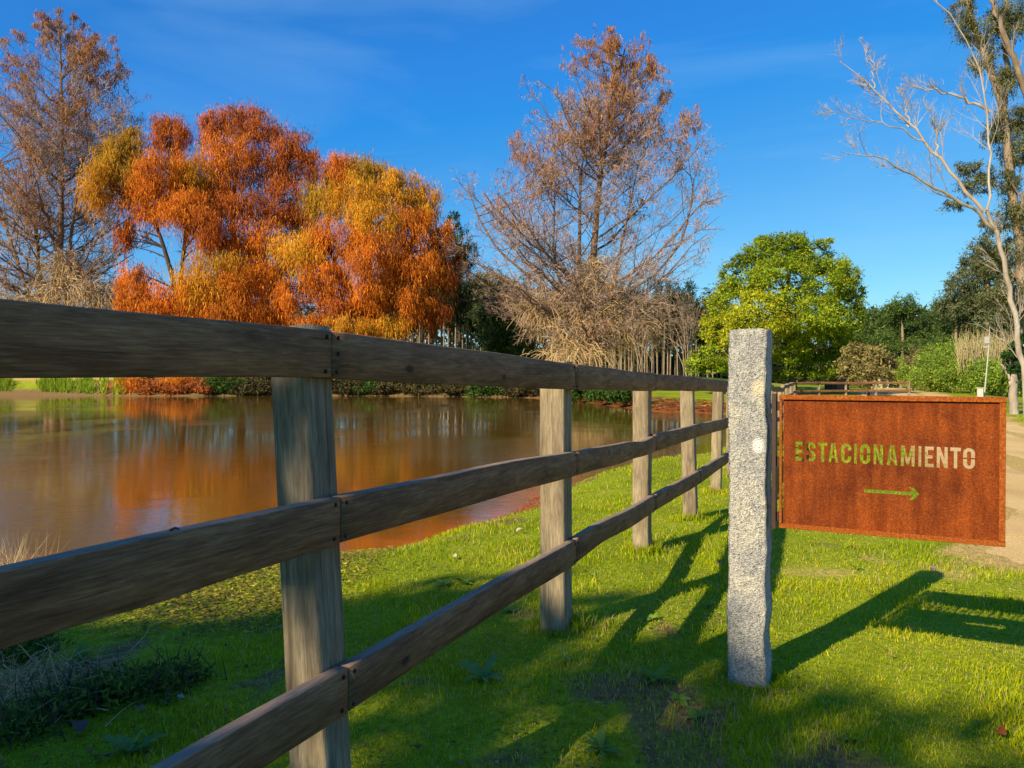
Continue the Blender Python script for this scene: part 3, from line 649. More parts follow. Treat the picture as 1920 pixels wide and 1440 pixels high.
def tangle(t, base, centres, n, seed, mat=M_BARK_TAN):
    """arching dead twigs heaped round the foot of a tree"""
    rng = np.random.default_rng(seed); P, D = [], []
    c = np.array([q[0] for q in centres]); r = np.array([q[1] for q in centres]); i = rng.integers(0, len(c), n)
    P = c[i] + rng.normal(0, .42, (n, 3)) * r[i]; D = rng.normal(0, 1, (n, 3)) + nrm(P - c[i]) * .8 + np.array([0, 0, .5]); L = rng.uniform(1.0, 3.4, n)
    pts, rad = grow(P, D, L, rng.uniform(.015, .035, n), 6, -.28, .12, rng, .5)
    o = mesh("dead_twigs", *local([ribbons(pts, rad)], base), mat, t); o['kind'] = 'stuff'

def px_half(Y, *v): return [a * Y / F for a in v]
def gpt(px, Y): x = (px - 960) / F * Y; return np.array([x, Y, hz(x, Y) - .1])
# centre tree
YC = 84; b = gpt(1112, YC); sc = YC / F; Hc = at(1180, 62, YC)[2] - b[2]
env = ([0, .12, .2, .3, .4, .5, .6, .66, .75, .86, .95, 1], px_half(YC, 80, 130, 180, 240, 265, 262, 225, 150, 155, 100, 50, 10), px_half(YC, 80, 140, 225, 265, 290, 225, 205, 210, 175, 125, 110, 80))
leaders = [([(0, 0, 0), (.1, 0, 5), (-.1, .1, 12), (.7, 0, 22), (2.2, 0, 31), (3.6, 0, Hc - 1)], .62),
           ([(0, 0, .3), (-.9, .2, 6), (-1.5, .3, 13), (-1.4, .2, 22), (-.6, 0, 29)], .38), ([(0, 0, .3), (.9, -.3, 6), (2.2, -.3, 11), (3.6, .3, 17), (5, .2, 24)], .30),
           ([(-.3, 0, 3), (-3, -.3, 8), (-4.4, -.4, 14), (-4.2, -.4, 21)], .28), ([(-.2, 0, 5), (-3.5, .4, 9), (-7, .5, 11.5), (-10.5, .6, 14.5), (-12.6, .4, 18), (-13.8, .4, 21.5)], .20), ([(.3, 0, 6), (3.5, .4, 9.6), (7, .5, 11.8), (9.6, .2, 15), (10.6, 0, 18.5), (11, .2, 22)], .18)]
tc_ = bare_cypress("tall leafless cypress with rusty tips standing centre across the pond", b, Hc, leaders, env, YC, 21, 150, (12, 8, 5), 15000)
tangle(tc_, b, [(at(1100, 600, YC - 1), (4.0, 2.5, 3.2)), (at(1080, 660, YC - 2), (3.8, 2.5, 1.8)), (at(1180, 620, YC), (2.8, 2.5, 2.0)), (at(1110, 520, YC), (2.2, 1.5, 2.4)), (at(1020, 580, YC), (2.0, 2, 1.5))], 4000, 22)
# left tree
YL = 92; b = gpt(100, YL); Hl = at(120, 22, YL)[2] - b[2]
env = ([0, .12, .2, .3, .4, .5, .6, .7, .8, .9, .97, 1], px_half(YL, 120, 190, 230, 240, 230, 215, 205, 180, 130, 70, 40, 20), px_half(YL, 95, 130, 160, 175, 180, 175, 170, 160, 140, 110, 75, 25))
leaders = [([(0, 0, 0), (.5, 0, 8), (1.0, .1, 18), (1.3, 0, 29), (1.0, 0, Hl - 1)], .60), ([(-.6, 0, 0), (-1.6, .2, 10), (-2.3, .3, 20), (-3.2, .2, 30)], .42), ([(1.2, 0, 0), (1.9, -.2, 10), (2.4, -.3, 17), (3.6, .2, 26)], .40), ([(-.4, 0, 2), (-5.5, .3, 17), (-8.6, .3, 27)], .28)]
tl_ = bare_cypress("tall leafless cypress with several trunks at the left edge of the picture", b, Hl, leaders, env, YL, 31, 170, (12, 8, 5), 20000)
tangle(tl_, b, [(at(130, 540, YL - 1), (4.0, 2.5, 2.0)), (at(60, 570, YL - 1), (4.5, 2.5, 1.4)), (at(120, 500, YL), (2.0, 2, 1.8)), (at(190, 555, YL), (2.6, 2, 1.5))], 3400, 32)

# --- orange cypresses
OR = [(.66, .20, .016), (.56, .15, .014), (.74, .27, .02), (.46, .12, .014)]
RU = [(.48, .13, .02), (.36, .09, .018), (.58, .17, .022)]
YO = [(.70, .33, .02), (.64, .25, .018), (.56, .40, .03), (.68, .28, .02)]
OL = [(.36, .26, .02), (.52, .26, .02), (.42, .20, .02)]
PO = [OR, RU, YO, OL]
def clothed_cypress(label, basepx, Y, leadpx, lobes, n, seed, group):
    b = gpt(basepx, Y); t = empty("autumn_cypress_tree", b, label, "tree", group); rng = np.random.default_rng(seed); parts = []; LP = []
    for pts, r0 in leadpx:
        q = [at(x, y, Y + dy) for x, y, dy in pts]
        if pts[0][1] > 650: q[0] = b
        pp, rr = pline(q, np.linspace(r0, .08, len(q)), 18); parts.append(tubes(pp, rr, 8)); LP.append(pp[0])
    mesh("trunk", *local(parts, b), M_BARK_DARK, t, smooth=True)
    LB = [(at(x, y, Y + dy), (rx * Y / F, rx * Y / F * .9, rz * Y / F), pi) for x, y, dy, rx, rz, pi in lobes]
    al = np.concatenate(LP); A, Bm, Cc = [], [], []
    for c, r, pi in LB:
        for _ in range(7):
            tip = c + nrm(rng.normal(0, 1, 3)) * np.array(r) * .8; dd = np.linalg.norm(al - c, axis=1) + np.maximum(0, al[:, 2] - tip[2] + 1) * 3; st = al[int(np.argmin(dd))]
            A.append(st); Cc.append(tip); Bm.append((st + tip) / 2 + np.array([0, 0, .12 * np.linalg.norm(tip - st)]))
    P1 = bez(*map(np.array, (A, Bm, Cc)), 8); R1 = np.full((len(P1), 1), .10) * np.linspace(1, .25, 9)[None]; L1 = np.linalg.norm(np.array(Cc) - np.array(A), axis=1)
    p, d, L, r = spawn(P1, R1, L1, 6, .2, 1, .8, .35, rng, .3, 0); P2, R2 = grow(p, d, L, np.clip(r, .02, .05), 4, 0, .18, rng)
    p, d, L, r = spawn(P2, R2, L, 4, .2, 1, .8, .5, rng, .1, -.2); P3, R3 = grow(p, d, L, np.clip(r, .012, .03), 2, -.15, .2, rng)
    mesh("branches", *local([tubes(P1, R1, 5), tubes(P2, R2, 3), ribbons(P3, R3)], b), M_BARK_DARK, t)
    crown("foliage", LB, int(n * 2.5), .46, .13, .68, PO, t, seed + 1, .22, 34, .3, base=b, hang=.6); return t
G_OR = "orange cypress trees on the far bank"
clothed_cypress("leftmost orange cypress on the far bank with yellow upper left crown", 345, 84, [([(345, 700, 0), (330, 540, 0), (300, 440, 0), (262, 350, 0)], .42), ([(335, 560, 0), (350, 420, 0), (330, 300, 0)], .28)],
  [(215, 290, 0, 36, 36, 3), (245, 262, 0, 30, 22, 3), (180, 340, -2, 38, 40, 2), (240, 330, 0, 45, 38, 3), (320, 255, 1, 38, 34, 1), (305, 232, 1, 24, 16, 1), (300, 320, -2, 50, 42, 0), (355, 330, 0, 48, 45, 2),
   (270, 380, 0, 55, 32, 0), (350, 395, -2, 55, 40, 0), (380, 430, -3, 40, 40, 1), (250, 540, -4, 36, 45, 0), (275, 575, -4, 48, 30, 0), (340, 545, -4, 50, 34, 0), (395, 520, -5, 60, 42, 2), (440, 560, -5, 55, 48, 0), (330, 600, -4, 60, 22, 0), (235, 440, 0, 20, 32, 1), (250, 720, -5, 42, 14, 0), (350, 715, -5, 40, 14, 0)], 42000, 41, G_OR)
clothed_cypress("tallest russet cypress in the middle of the orange group", 455, 88, [([(455, 700, 0), (440, 520, 0), (435, 400, 0), (450, 260, 0), (455, 200, 0)], .48), ([(440, 560, 0), (400, 420, 0), (395, 320, 0)], .30), ([(450, 520, 0), (510, 380, 0), (545, 300, 0)], .26)],
  [(440, 225, 0, 42, 32, 1), (395, 245, 0, 32, 32, 1), (485, 235, 0, 38, 30, 1), (540, 262, 0, 40, 32, 1), (565, 310, 0, 38, 42, 1), (430, 300, -2, 58, 46, 0), (500, 315, 0, 50, 45, 1), (400, 360, -2, 45, 40, 0), (455, 385, -2, 60, 40, 1), (530, 375, -1, 52, 40, 1), (560, 420, 0, 42, 38, 1), (480, 450, -3, 60, 38, 0), (545, 480, -3, 55, 34, 2), (430, 470, -2, 45, 30, 1), (500, 520, -4, 52, 38, 0), (520, 580, -4, 40, 30, 0), (460, 520, -2, 44, 34, 1), (400, 560, -1, 44, 34, 1), (490, 600, 0, 50, 22, 1), (590, 540, 0, 36, 30, 1)], 38000, 43, G_OR)
clothed_cypress("rounded yellow-orange cypress at the right of the orange group", 690, 83, [([(690, 712, 0), (700, 590, 0), (690, 470, 0), (700, 330, 0)], .52), ([(695, 600, 0), (620, 480, 0), (610, 360, 0)], .34), ([(700, 560, 0), (770, 470, 0), (790, 400, 0)], .30)],
  [(640, 320, 0, 42, 34, 0), (612, 370, 0, 42, 45, 3), (700, 330, 0, 50, 36, 3), (665, 370, -3, 45, 42, 2), (745, 355, -1, 48, 36, 2), (795, 390, 0, 36, 38, 2), (700, 410, -4, 50, 38, 2), (760, 430, -3, 50, 36, 0), (825, 450, 0, 30, 40, 0), (640, 440, -3, 48, 34, 0), (580, 470, -2, 48, 34, 2), (700, 480, -5, 55, 36, 0), (775, 500, -3, 50, 34, 0), (835, 520, 0, 24, 32, 1), (610, 520, -3, 45, 30, 0), (690, 540, -4, 48, 32, 0), (760, 560, -3, 45, 30, 0), (815, 580, -1, 34, 26, 1), (640, 575, -3, 45, 28, 1), (655, 610, -5, 40, 20, 2), (730, 610, -4, 34, 20, 2), (590, 610, -5, 38, 18, 0), (540, 560, -3, 34, 28, 0), (700, 620, -1, 60, 20, 1), (860, 480, 2, 14, 22, 1)], 48000, 45, G_OR)

# --- leafy trees
DG = [(.05, .085, .028), (.075, .11, .035), (.035, .06, .02)]
PG = [(.09, .15, .03), (.14, .21, .045), (.06, .105, .025)]
EG = [(.12, .14, .06), (.18, .19, .085), (.08, .10, .045)]
YG = [(.28, .36, .02), (.20, .30, .02), (.42, .42, .02), (.13, .22, .015)]
YY = [(.50, .46, .02), (.40, .40, .02), (.26, .34, .02)]
GG = [(.19, .27, .015), (.12, .19, .015), (.26, .33, .02)]
OV = [(.22, .20, .055), (.31, .26, .09), (.15, .15, .045), (.34, .24, .11)]
def leafy(name, label, basepx, Y, lobes, n, size, aspect, pals, seed, cat="tree", bark=M_BARK_DARK, r0=.3, stem=None, droop=.15, group=None, clump=.24, K=26, shell=.5, bz=None):
    b = gpt(basepx, Y)
    if bz is not None: b[2] = bz
    t = empty(name, b, label, cat, group); rng = np.random.default_rng(seed)
    LB = [(at(x, y, Y + dy), (rx * Y / F, rx * Y / F * .95, rz * Y / F), pi) for x, y, dy, rx, rz, pi in lobes]
    cs = np.array([l[0] for l in LB]); top = cs[np.argmax(cs[:, 2])]; mid = cs.mean(0)
    st = stem or [b, b * .55 + mid * .45, mid, top]; pp, rr = pline(st, np.linspace(r0, r0 * .2, len(st)), 12); parts = [tubes(pp, rr, 8)]; A, Bm, Cc = [], [], []
    for c, r, pi in LB:
        k = int(np.argmin(np.linalg.norm(pp[0] - c, axis=1) + np.maximum(0, pp[0][:, 2] - c[2] + .5) * 2)); A.append(pp[0][k]); Cc.append(c); Bm.append((pp[0][k] + c) / 2 + np.array([0, 0, -.1 * np.linalg.norm(c - pp[0][k])]))
    P1 = bez(*map(np.array, (A, Bm, Cc)), 6); R1 = np.full((len(P1), 1), r0 * .35) * np.linspace(1, .3, 7)[None]; L1 = np.linalg.norm(P1[:, -1] - P1[:, 0], axis=1) + .5
    p, d, L, r = spawn(P1, R1, L1, 6, .3, 1, .7, .45, rng); P2, R2 = grow(p, d, L, r, 4, .05, .15, rng)
    mesh("trunk", *local(parts, b), bark, t, smooth=True); o = mesh("branches", *local([tubes(P1, R1, 5), tubes(P2, R2, 3)], b), bark, t)
    o["kind"] = "stuff"
    crown("crown", LB, n, size, aspect, droop, pals, t, seed + 1, clump, K, shell, base=b); return t
leafy("acacia_tree", "round yellow-green tree directly behind the top of the granite post", 1490, 66,
  [(1440, 480, 0, 45, 36, 2), (1480, 470, 0, 42, 30, 2), (1530, 485, 0, 42, 30, 0), (1400, 520, 0, 45, 38, 0), (1460, 530, -2, 60, 42, 0), (1540, 530, -1, 52, 42, 0), (1585, 520, 0, 26, 34, 0), (1370, 570, 0, 42, 38, 0), (1430, 590, -3, 60, 42, 1), (1510, 590, -3, 60, 40, 0), (1580, 580, 0, 38, 38, 2),
   (1345, 620, -1, 30, 28, 1), (1400, 640, -2, 50, 34, 1), (1470, 650, -1, 50, 30, 0), (1540, 640, 0, 45, 36, 2), (1560, 610, -2, 40, 34, 0), (1340, 670, -1, 36, 24, 0), (1390, 690, 0, 45, 20, 2), (1480, 690, 0, 45, 24, 2), (1550, 690, 0, 36, 26, 2), (1310, 685, -1, 28, 16, 0), (1590, 640, 1, 26, 30, 2), (1495, 448, 0, 16, 12, 2), (1548, 458, 0, 16, 10, 0), (1432, 455, 0, 18, 12, 0), (1612, 548, 0, 12, 10, 0), (1385, 490, 0, 16, 12, 2), (1328, 600, 0, 14, 10, 0)],
  110000, .22, .42, [YG, YY, GG], 51, r0=.35, shell=.6, K=40, clump=.17)
leafy("olive_bush", "grey-olive rounded bush beside the bend of the dirt road", 1630, 61,
  [(1630, 670, 0, 34, 22, 0), (1600, 690, 0, 26, 26, 0), (1655, 690, 0, 26, 22, 0), (1625, 705, -1, 36, 20, 0), (1600, 655, 1, 20, 14, 0)], 9000, .26, .45, [OV], 53, "bush", M_BARK_DARK, .14, shell=.4)
leafy("pine_tree", "dark green pine half hidden behind the left side of the central leafless cypress", 945, 98,
  [(950, 590, 0, 42, 40, 0), (940, 630, 0, 45, 30, 0), (985, 610, 0, 32, 40, 0), (960, 650, 0, 45, 20, 0), (925, 600, 0, 22, 26, 0)], 12000, .5, .3, [PG], 55, r0=.3)
leafy("umbrella_pine_tree", "flat topped dull green pine between the orange trees and the central cypress", 920, 118,
  [(915, 528, 0, 34, 15, 0), (895, 545, 0, 26, 14, 0), (945, 540, 0, 30, 16, 0), (925, 560, 0, 30, 16, 0)], 7000, .5, .3, [EG], 57, r0=.3, bark=M_BARK_EUC)
leafy("blue_conifer_tree", "dark blue-green conifer peeping out behind the right edge of the orange trees", 862, 96,
  [(850, 420, 0, 12, 20, 0), (868, 450, 0, 18, 22, 0), (880, 480, 0, 16, 22, 0), (860, 500, 0, 20, 26, 0), (865, 550, 0, 22, 30, 0), (850, 590, 0, 22, 24, 0)], 6500, .45, .22, [DG], 59, r0=.25)
# saplings with pale bark by the pond
def bare_sapling(label, px, Y, top, seed, lean=0, spread=.45, mat=M_BARK_EUC, nb=7, r0=.06, group=None):
    b = gpt(px, Y); H = at(px, top, Y)[2] - b[2]; rng = np.random.default_rng(seed); t = empty("bare_sapling", b, label, "tree", group)
    n = nb; D = np.stack([rng.normal(lean, spread * .5, n), rng.normal(0, spread * .4, n), np.ones(n)], 1); P = np.repeat(b[None], n, 0) + rng.normal(0, .05, (n, 3)) * [1, 1, 0]
    P1, R1 = grow(P, D, H * rng.uniform(.7, 1.05, n), np.full(n, r0), 9, .03, .07, rng, .25); L = np.full(n, H)
    p, d, L2, r = spawn(P1, R1, L, 9, .25, 1, .55, .28, rng, 0, .2); P2, R2 = grow(p, d, L2, np.clip(r, .015, .05), 5, .05, .1, rng)
    p, d, L3, r = spawn(P2, R2, L2, 6, .15, 1, .6, .4, rng, 0, .1); P3, R3 = grow(p, d, L3, np.clip(r, .01, .02), 3, .02, .15, rng)
    mesh("trunk", *local([tubes(P1, R1, 6)], b), mat, t, smooth=True); o = mesh("twigs", *local([tubes(P2, R2, 3), ribbons(P3, R3)], b), M_TWIG, t); o['kind'] = 'stuff'; return t
bare_sapling("slim pale leafless sapling left of the yellow-green tree", 1290, 80, 500, 61, 0, .35)
bare_sapling("thin grey leafless sapling between the central cypress and the pale sapling", 1205, 80, 560, 62, .02, .3, nb=3)

# --- plantation of slender trees behind the pond: one tall pattern, copied
def plantation_proto(seed, H=17.0):
    rng = np.random.default_rng(seed); t = empty("plantation_tree", (0, 0, -50), "x", "tree", "slender plantation trees beyond the pond")
    pp, rr = pline([(0, 0, 0), (.15, 0, H * .5), (0, .1, H)], [.17, .12, .04], 8); mesh("trunk", *tubes(pp, rr, 6), M_BARK_EUC, t, smooth=True)
    lb = [(np.array([rng.normal(0, .6), rng.normal(0, .6), H * (.66 + .36 * i / 5)]), (1.6 * (1.1 - i * .12), 1.6, 1.7), 0) for i in range(6)]
    crown("crown", lb, 1700, .55, .35, .1, [[(.06, .085, .03), (.09, .11, .045), (.04, .06, .025)]], t, seed + 5, .3, 10, .3); return t
protos = [plantation_proto(s, h) for s, h in ((71, 17), (72, 15), (73, 18.5))]
rng = np.random.default_rng(70); nT = 0
PL = []
for Yr, n, x0, x1 in ((122, 26, 720, 910), (130, 16, 740, 930), (124, 36, 1120, 1340), (134, 24, 1140, 1360), (140, 14, 930, 1120)):
    for k in range(n): PL.append((x0 + (x1 - x0) * (k + rng.uniform(.1, .9)) / n, Yr + rng.uniform(-3, 3)))
for k, (px, Y) in enumerate(PL):
    p = protos[k % 3]; c = copy_tree(p) if k >= 3 else p
    q = gpt(px, Y); c.location = q; s = rng.uniform(.72, .98) * (.86 if 1100 < px else 1.0); c.scale = (s * 1.0, s, s); c.rotation_euler = (0, 0, rng.uniform(0, 6))
    side = "left of the pond view behind the orange cypresses" if px < 700 else "between the orange cypresses and the central cypress" if px < 935 else "behind the central cypress" if px < 1120 else "right of the central cypress"
    c['label'] = f"slender pale-trunked plantation tree {side}"

def far_wood():
    rng = np.random.default_rng(77); n = 76000; X = rng.uniform(-230, 190, n); lay = rng.integers(0, 3, n); Y = np.array([150, 165, 180])[lay] + rng.uniform(-5, 5, n) - np.abs(X) * .05
    top = 11.5 + 5 * fbm(X * .11 + lay * 31, lay * 7.0, 4) + lay * .8; Z = rng.random(n) ** .8 * top; low = rng.random(n) < .42; Z[low] *= .36; g_ = fbm(X * .35, Z * .4 + lay * 5, 3); k = low | (rng.random(n) < .25 + 1.6 * (g_ - .3)); X, Y, Z = X[k], Y[k], Z[k]; m = len(X)
    P = np.stack([X, Y, Z + zbase(X, Y)], 1); D = rng.normal(0, 1, (m, 3)); V, Fq = cards(P, D, rng.normal(0, .6, (m, 3)) + [0, -1, .4], rng.uniform(1, 2.2, m), rng.uniform(.6, 1.3, m))
    o = mesh("distant_woodland", V, Fq, M_LEAF, cols=np.repeat(pick_cols([(.045, .065, .028), (.07, .09, .035), (.035, .05, .02), (.09, .09, .045)], m, rng), 3, 0)); tag(o, "dark far-off woodland forming the skyline behind the pond and the road", "woodland", kind='stuff')
far_wood()
# --- dark pines and bushes to the right, behind the road
def pine_proto(seed, H=12.0):
    rng = np.random.default_rng(seed); t = empty("round_pine_tree", (0, 0, -50), "x", "tree", "bushy dark pines behind the road")
    pp, rr = pline([(0, 0, 0), (.2, 0, H * .5), (0, .1, H * .95)], [.28, .2, .06], 8); mesh("trunk", *tubes(pp, rr, 7), M_BARK_EUC, t, smooth=True)
    lb = []
    for i in range(16):
        h = rng.uniform(.28, .95); a = rng.uniform(0, 6.3); rad = 3.6 * math.sin(min(1, (1.05 - h) * 1.5) * 1.5); lb.append((np.array([math.cos(a) * rad * .75, math.sin(a) * rad * .75, H * h]), (1.7, 1.7, 1.25), 0))
    crown("crown", lb, 8500, .42, .28, .05, [PG], t, seed + 5, .26, 16, .4); return t
pp3 = [pine_proto(s, h) for s, h in ((81, 12), (82, 10.5), (83, 13))]
PN = [(1690, 108, 562, "tallest dark pine left of the eucalyptus behind the road"), (1640, 118, 585, "dark pine just right of the yellow-green tree"), (1740, 112, 572, "bushy pine behind the reed bank left of the light pole"), (1790, 104, 560, "broad pine right above the reed bank by the light pole"), (1830, 110, 575, "dark pine behind the light pole top"), (1715, 125, 575, None), (1665, 128, 582, None), (1765, 124, 570, None), (1610, 135, 590, None), (1860, 98, 580, "dark pine right of the light pole"), (1905, 100, 560, "dark pine beside the eucalyptus trunk"), (1950, 95, 540, None), (1840, 132, 540, None)]
for k, (px, Y, top, lab) in enumerate(PN):
    c = pp3[k] if k < 3 else copy_tree(pp3[k % 3]); q = gpt(px, Y); Hn = [12, 10.5, 13][k % 3]; s = (at(px, top, Y)[2] - q[2]) / Hn; c.location = q; c.scale = (s, s, s); c.rotation_euler = (0, 0, k * 1.7)
    c['label'] = lab or "dark green pine in the second row, mostly hidden by the pines in front"
leafy("eucalyptus_tree", "broad grey-green eucalyptus crown rising above the pines near the right edge", 1850, 92,
  [(1850, 480, 0, 34, 26, 0), (1820, 500, 0, 26, 26, 0), (1800, 540, 0, 28, 28, 0), (1850, 540, 0, 46, 34, 0), (1895, 500, 0, 34, 40, 0), (1780, 575, 0, 24, 22, 0), (1830, 590, 0, 50, 30, 0), (1890, 580, 0, 44, 40, 0), (1940, 540, 0, 40, 60, 0)], 26000, .4, .3, [EG], 91, r0=.5, bark=M_BARK_EUC, droop=.3, shell=.35)
# reed bank bushes
BK = [(1712, 92, 700, 34, 26), (1745, 84, 705, 38, 26), (1700, 100, 690, 20, 18), (1780, 80, 690, 46, 36), (1820, 76, 700, 46, 34), (1765, 90, 670, 40, 24), (1860, 70, 705, 44, 34), (1885, 66, 700, 30, 34), (1910, 64, 690, 30, 40), (1805, 88, 660, 44, 22), (1850, 84, 665, 44, 22)]
for k, (px, Y, py, rx, rz) in enumerate(BK):
    lab = ["low bright green bush at the far end of the bank beyond the dirt road", "long green bush on the bank beside the grass verge", "small green bush at the very end of the reed bank", "large tangled green bush below the tan reeds", "large green bush left of the light pole", "upper green bush under the pines at the left of the reeds", "dark green bush right of the light pole", "green bush between the light pole and the ivy-clad trunk", "tall green bush behind the ivy-clad trunk", "scrubby green growth behind the tan reeds", "scrubby green growth behind the light pole"][k]
    leafy("hedge_bush", lab, px, Y, [(px, py, 0, rx, rz, 0), (px - rx * .5, py + rz * .4, 0, rx * .6, rz * .6, 0), (px + rx * .5, py + rz * .3, -1, rx * .6, rz * .7, 1)], 4200, .24, .4, [[(.22, .33, .035), (.15, .25, .03), (.30, .38, .05)], [(.34, .34, .08), (.20, .29, .04)]], 200 + k, "bush", M_BARK_DARK, .08, group="green bushes on the bank beyond the road", shell=.45)
leafy("red_brown_shrub", "reddish brown leafless shrub under the pines at the left end of the bank", 1720, 96, [(1715, 672, 0, 22, 18, 0), (1735, 665, 0, 16, 14, 0)], 2500, .3, .15, [[(.20, .12, .08), (.26, .17, .11)]], 230, "bush", M_BARK_BROWN, .06)
# tan reeds
def reeds():
    rng = np.random.default_rng(95); n = 900; px = rng.uniform(1795, 1900, n); Y = rng.uniform(72, 84, n); P = []
    for a, y in zip(px, Y): P.append(at(a, 700 - rng.uniform(0, 26), y))
    P = np.array(P); D = rng.normal(0, .12, (n, 3)) + [0, 0, 1]; pts, rad = grow(P, D, rng.uniform(1.6, 3.4, n), np.full(n, .03), 4, -.03, .05, rng, .4)
    o = mesh("dry_reeds", *tubes(pts, rad, 3), plain("dry_reed", (.46, .37, .17), .9)); tag(o, "stand of tan dry reeds on the green bank left and right of the light pole", "reeds", kind='stuff')
reeds()
# light pole with boxes, base pillar
YP = 60; b = gpt(1845, YP); pole = empty("light_pole", b, "slim grey pole with small white boxes standing on the grass verge", "pole")
z1 = at(1855, 612, YP)[2] - b[2]
pp, rr = pline([(0, 0, 0), (.35, 0, z1 * .7), (.42, 0, z1)], [.055, .045, .015], 10); mesh("shaft", *tubes(pp, rr, 8), M_WHITE, pole, smooth=True)
zb = at(1855, 642, YP)[2] - b[2]; box_obj("camera_box", .05, .36, -.12, .12, zb - .1, zb + .45, M_WHITE, pole, .02); box_obj("bracket", -.05, .38, -.05, .05, zb - .42, zb - .30, M_WHITE, pole, .01)
b = gpt(1838, YP - .5); pb = empty("meter_pillar", b, "small white square pillar at the foot of the light pole", "utility box"); box_obj("body", -.17, .17, -.15, .15, 0, .94, M_CONC, pb, .02); box_obj("cap", -.20, .20, -.18, .18, .942, 1.0, M_CONC, pb, .015)
b = gpt(1656, 122); pb = empty("gate_pillar", b, "pale yellow pillar at the far end of the dirt road", "pillar"); box_obj("body", -.7, .7, -.4, .4, 0, 2.15, M_YEL, pb, .03); box_obj("cap", -.82, .82, -.5, .5, 2.155, 2.4, M_YEL, pb, .04)
b = gpt(1569, 70); hut = empty("wooden_hut", b, "small dark brown hut in the shade behind the far end of the fence", "hut")
box_obj("wall", -.8, .8, -.8, .8, 0, 1.9, M_BARK_DARK, hut, .02); box_obj("roof", -1.0, 1.0, -1.0, 1.0, 1.905, 2.05, M_STEEL, hut, .03); box_obj("door", -.35, .35, -.84, -.803, .05, 1.7, M_BARK_BROWN, hut, .01)

# --- tall trees at the right edge: eucalyptus with ivy-dark foliage and a leafless white-limbed tree
def limb_tree(name, label, base, limbs, Y, mat, seed, k=(9, 6, 4), lf=.3, twigmat=None, rmin=.01, r2=.05):
    t = empty(name, base, label, "tree"); rng = np.random.default_rng(seed); main, A2 = [], []
    P1s, R1s, L1s = [], [], []
    for pts, r0, r1 in limbs:
        q = [at(x, y, Y + dy) for x, y, dy in pts]
        if pts[0][1] > 740: q[0] = base
        pp, rr = pline(q, np.linspace(r0, r1, len(q)), 16); pp[:, 1:-1] += rng.normal(0, .05, pp[:, 1:-1].shape); main.append(tubes(pp, rr, 8)); P1s.append(pp[0]); R1s.append(rr[0]); L1s.append(np.linalg.norm(q[-1] - q[0]))
    mesh("trunk", *local(main, base), mat, t, smooth=True)
    P1, R1, L1 = np.array(P1s), np.array(R1s), np.array(L1s)
    p, d, L, r = spawn(P1, R1, np.minimum(L1, 7), k[0], .25, 1, .65, lf, rng, 0, .35); P2, R2 = grow(p, d, L, np.clip(r, rmin * 1.5, r2), 6, .08, .12, rng)
    p, d, L, r = spawn(P2, R2, L, k[1], .15, 1, .55, .62, rng, 0, .25); P3, R3 = grow(p, d, L, np.clip(r, rmin, .016), 5, .05, .10, rng)
    p, d, L, r = spawn(P3, R3, L, k[2], .15, 1, .55, .55, rng, 0, .2); P4, R4 = grow(p, d, L, np.clip(r, rmin * .6, .009), 4, .03, .12, rng)
    mesh("branches", *local([tubes(P2, R2, 4)], base), mat, t); o = mesh("twigs", *local([ribbons(P3, R3), ribbons(P4, R4)], base), twigmat or mat, t); o['kind'] = 'stuff'; return t
YR = 33
bR = gpt(1925, YR)
limb_tree("bare_white_tree", "leafless white-limbed tree reaching left into the sky at the right edge", bR,
  [([(1925, 790, 0), (1918, 690, 0), (1905, 600, 0), (1885, 500, 0), (1862, 425, 0), (1850, 395, 0)], .13, .075),
   ([(1866, 432, 0), (1830, 395, -.3), (1790, 372, -.6), (1730, 340, -1), (1680, 308, -1.2), (1630, 292, -1.5), (1575, 284, -1.8)], .085, .012),
   ([(1846, 398, 0), (1815, 365, .2), (1775, 312, .5), (1735, 268, .8), (1705, 235, 1.0), (1655, 180, 1.2), (1620, 150, 1.4), (1572, 113, 1.6)], .085, .012),
   ([(1740, 272, .8), (1690, 238, .6), (1630, 226, .4), (1558, 208, .2)], .04, .009), ([(1705, 238, 1), (1700, 200, 1.2), (1690, 165, 1.3)], .045, .012), ([(1758, 296, .7), (1755, 240, .6), (1735, 195, .5)], .05, .012),
   ([(1640, 166, 1.3), (1638, 120, 1.5), (1615, 80, 1.6)], .035, .01), ([(1856, 210, 1), (1800, 182, 1), (1750, 168, 1), (1695, 158, 1)], .07, .015), ([(1850, 395, 0), (1858, 300, .5), (1850, 210, 1), (1830, 110, 1), (1795, 40, 1), (1740, -10, 1)], .055, .02)],
  YR, M_BARK_PALE, 101, (12, 8, 6), .32, M_BARK_PALE, .006, .020)
bE = gpt(1940, YR + 3)
te = limb_tree("tall_eucalyptus_tree", "tall brown-trunked eucalyptus with dark leaf clusters along the right edge", bE,
  [([(1940, 790, 0), (1930, 640, 0), (1908, 450, 0), (1890, 280, 0), (1880, 200, 0), (1850, 110, 0), (1820, 30, 0), (1800, -60, 0)], .24, .12), ([(1888, 260, 0), (1884, 150, .5), (1890, 40, 1), (1880, -60, 1)], .15, .08),
   ([(1935, 200, 0), (1905, 120, -.5), (1880, 60, -1), (1850, -20, -1)], .16, .08), ([(1905, 420, 0), (1930, 330, -1), (1960, 250, -1)], .12, .06), ([(1925, 600, 0), (1960, 480, 0), (1990, 350, 0)], .2, .1)], YR + 3, M_BARK_EUC, 103, (8, 5, 3), .3, M_BARK_EUC, .012, .05)
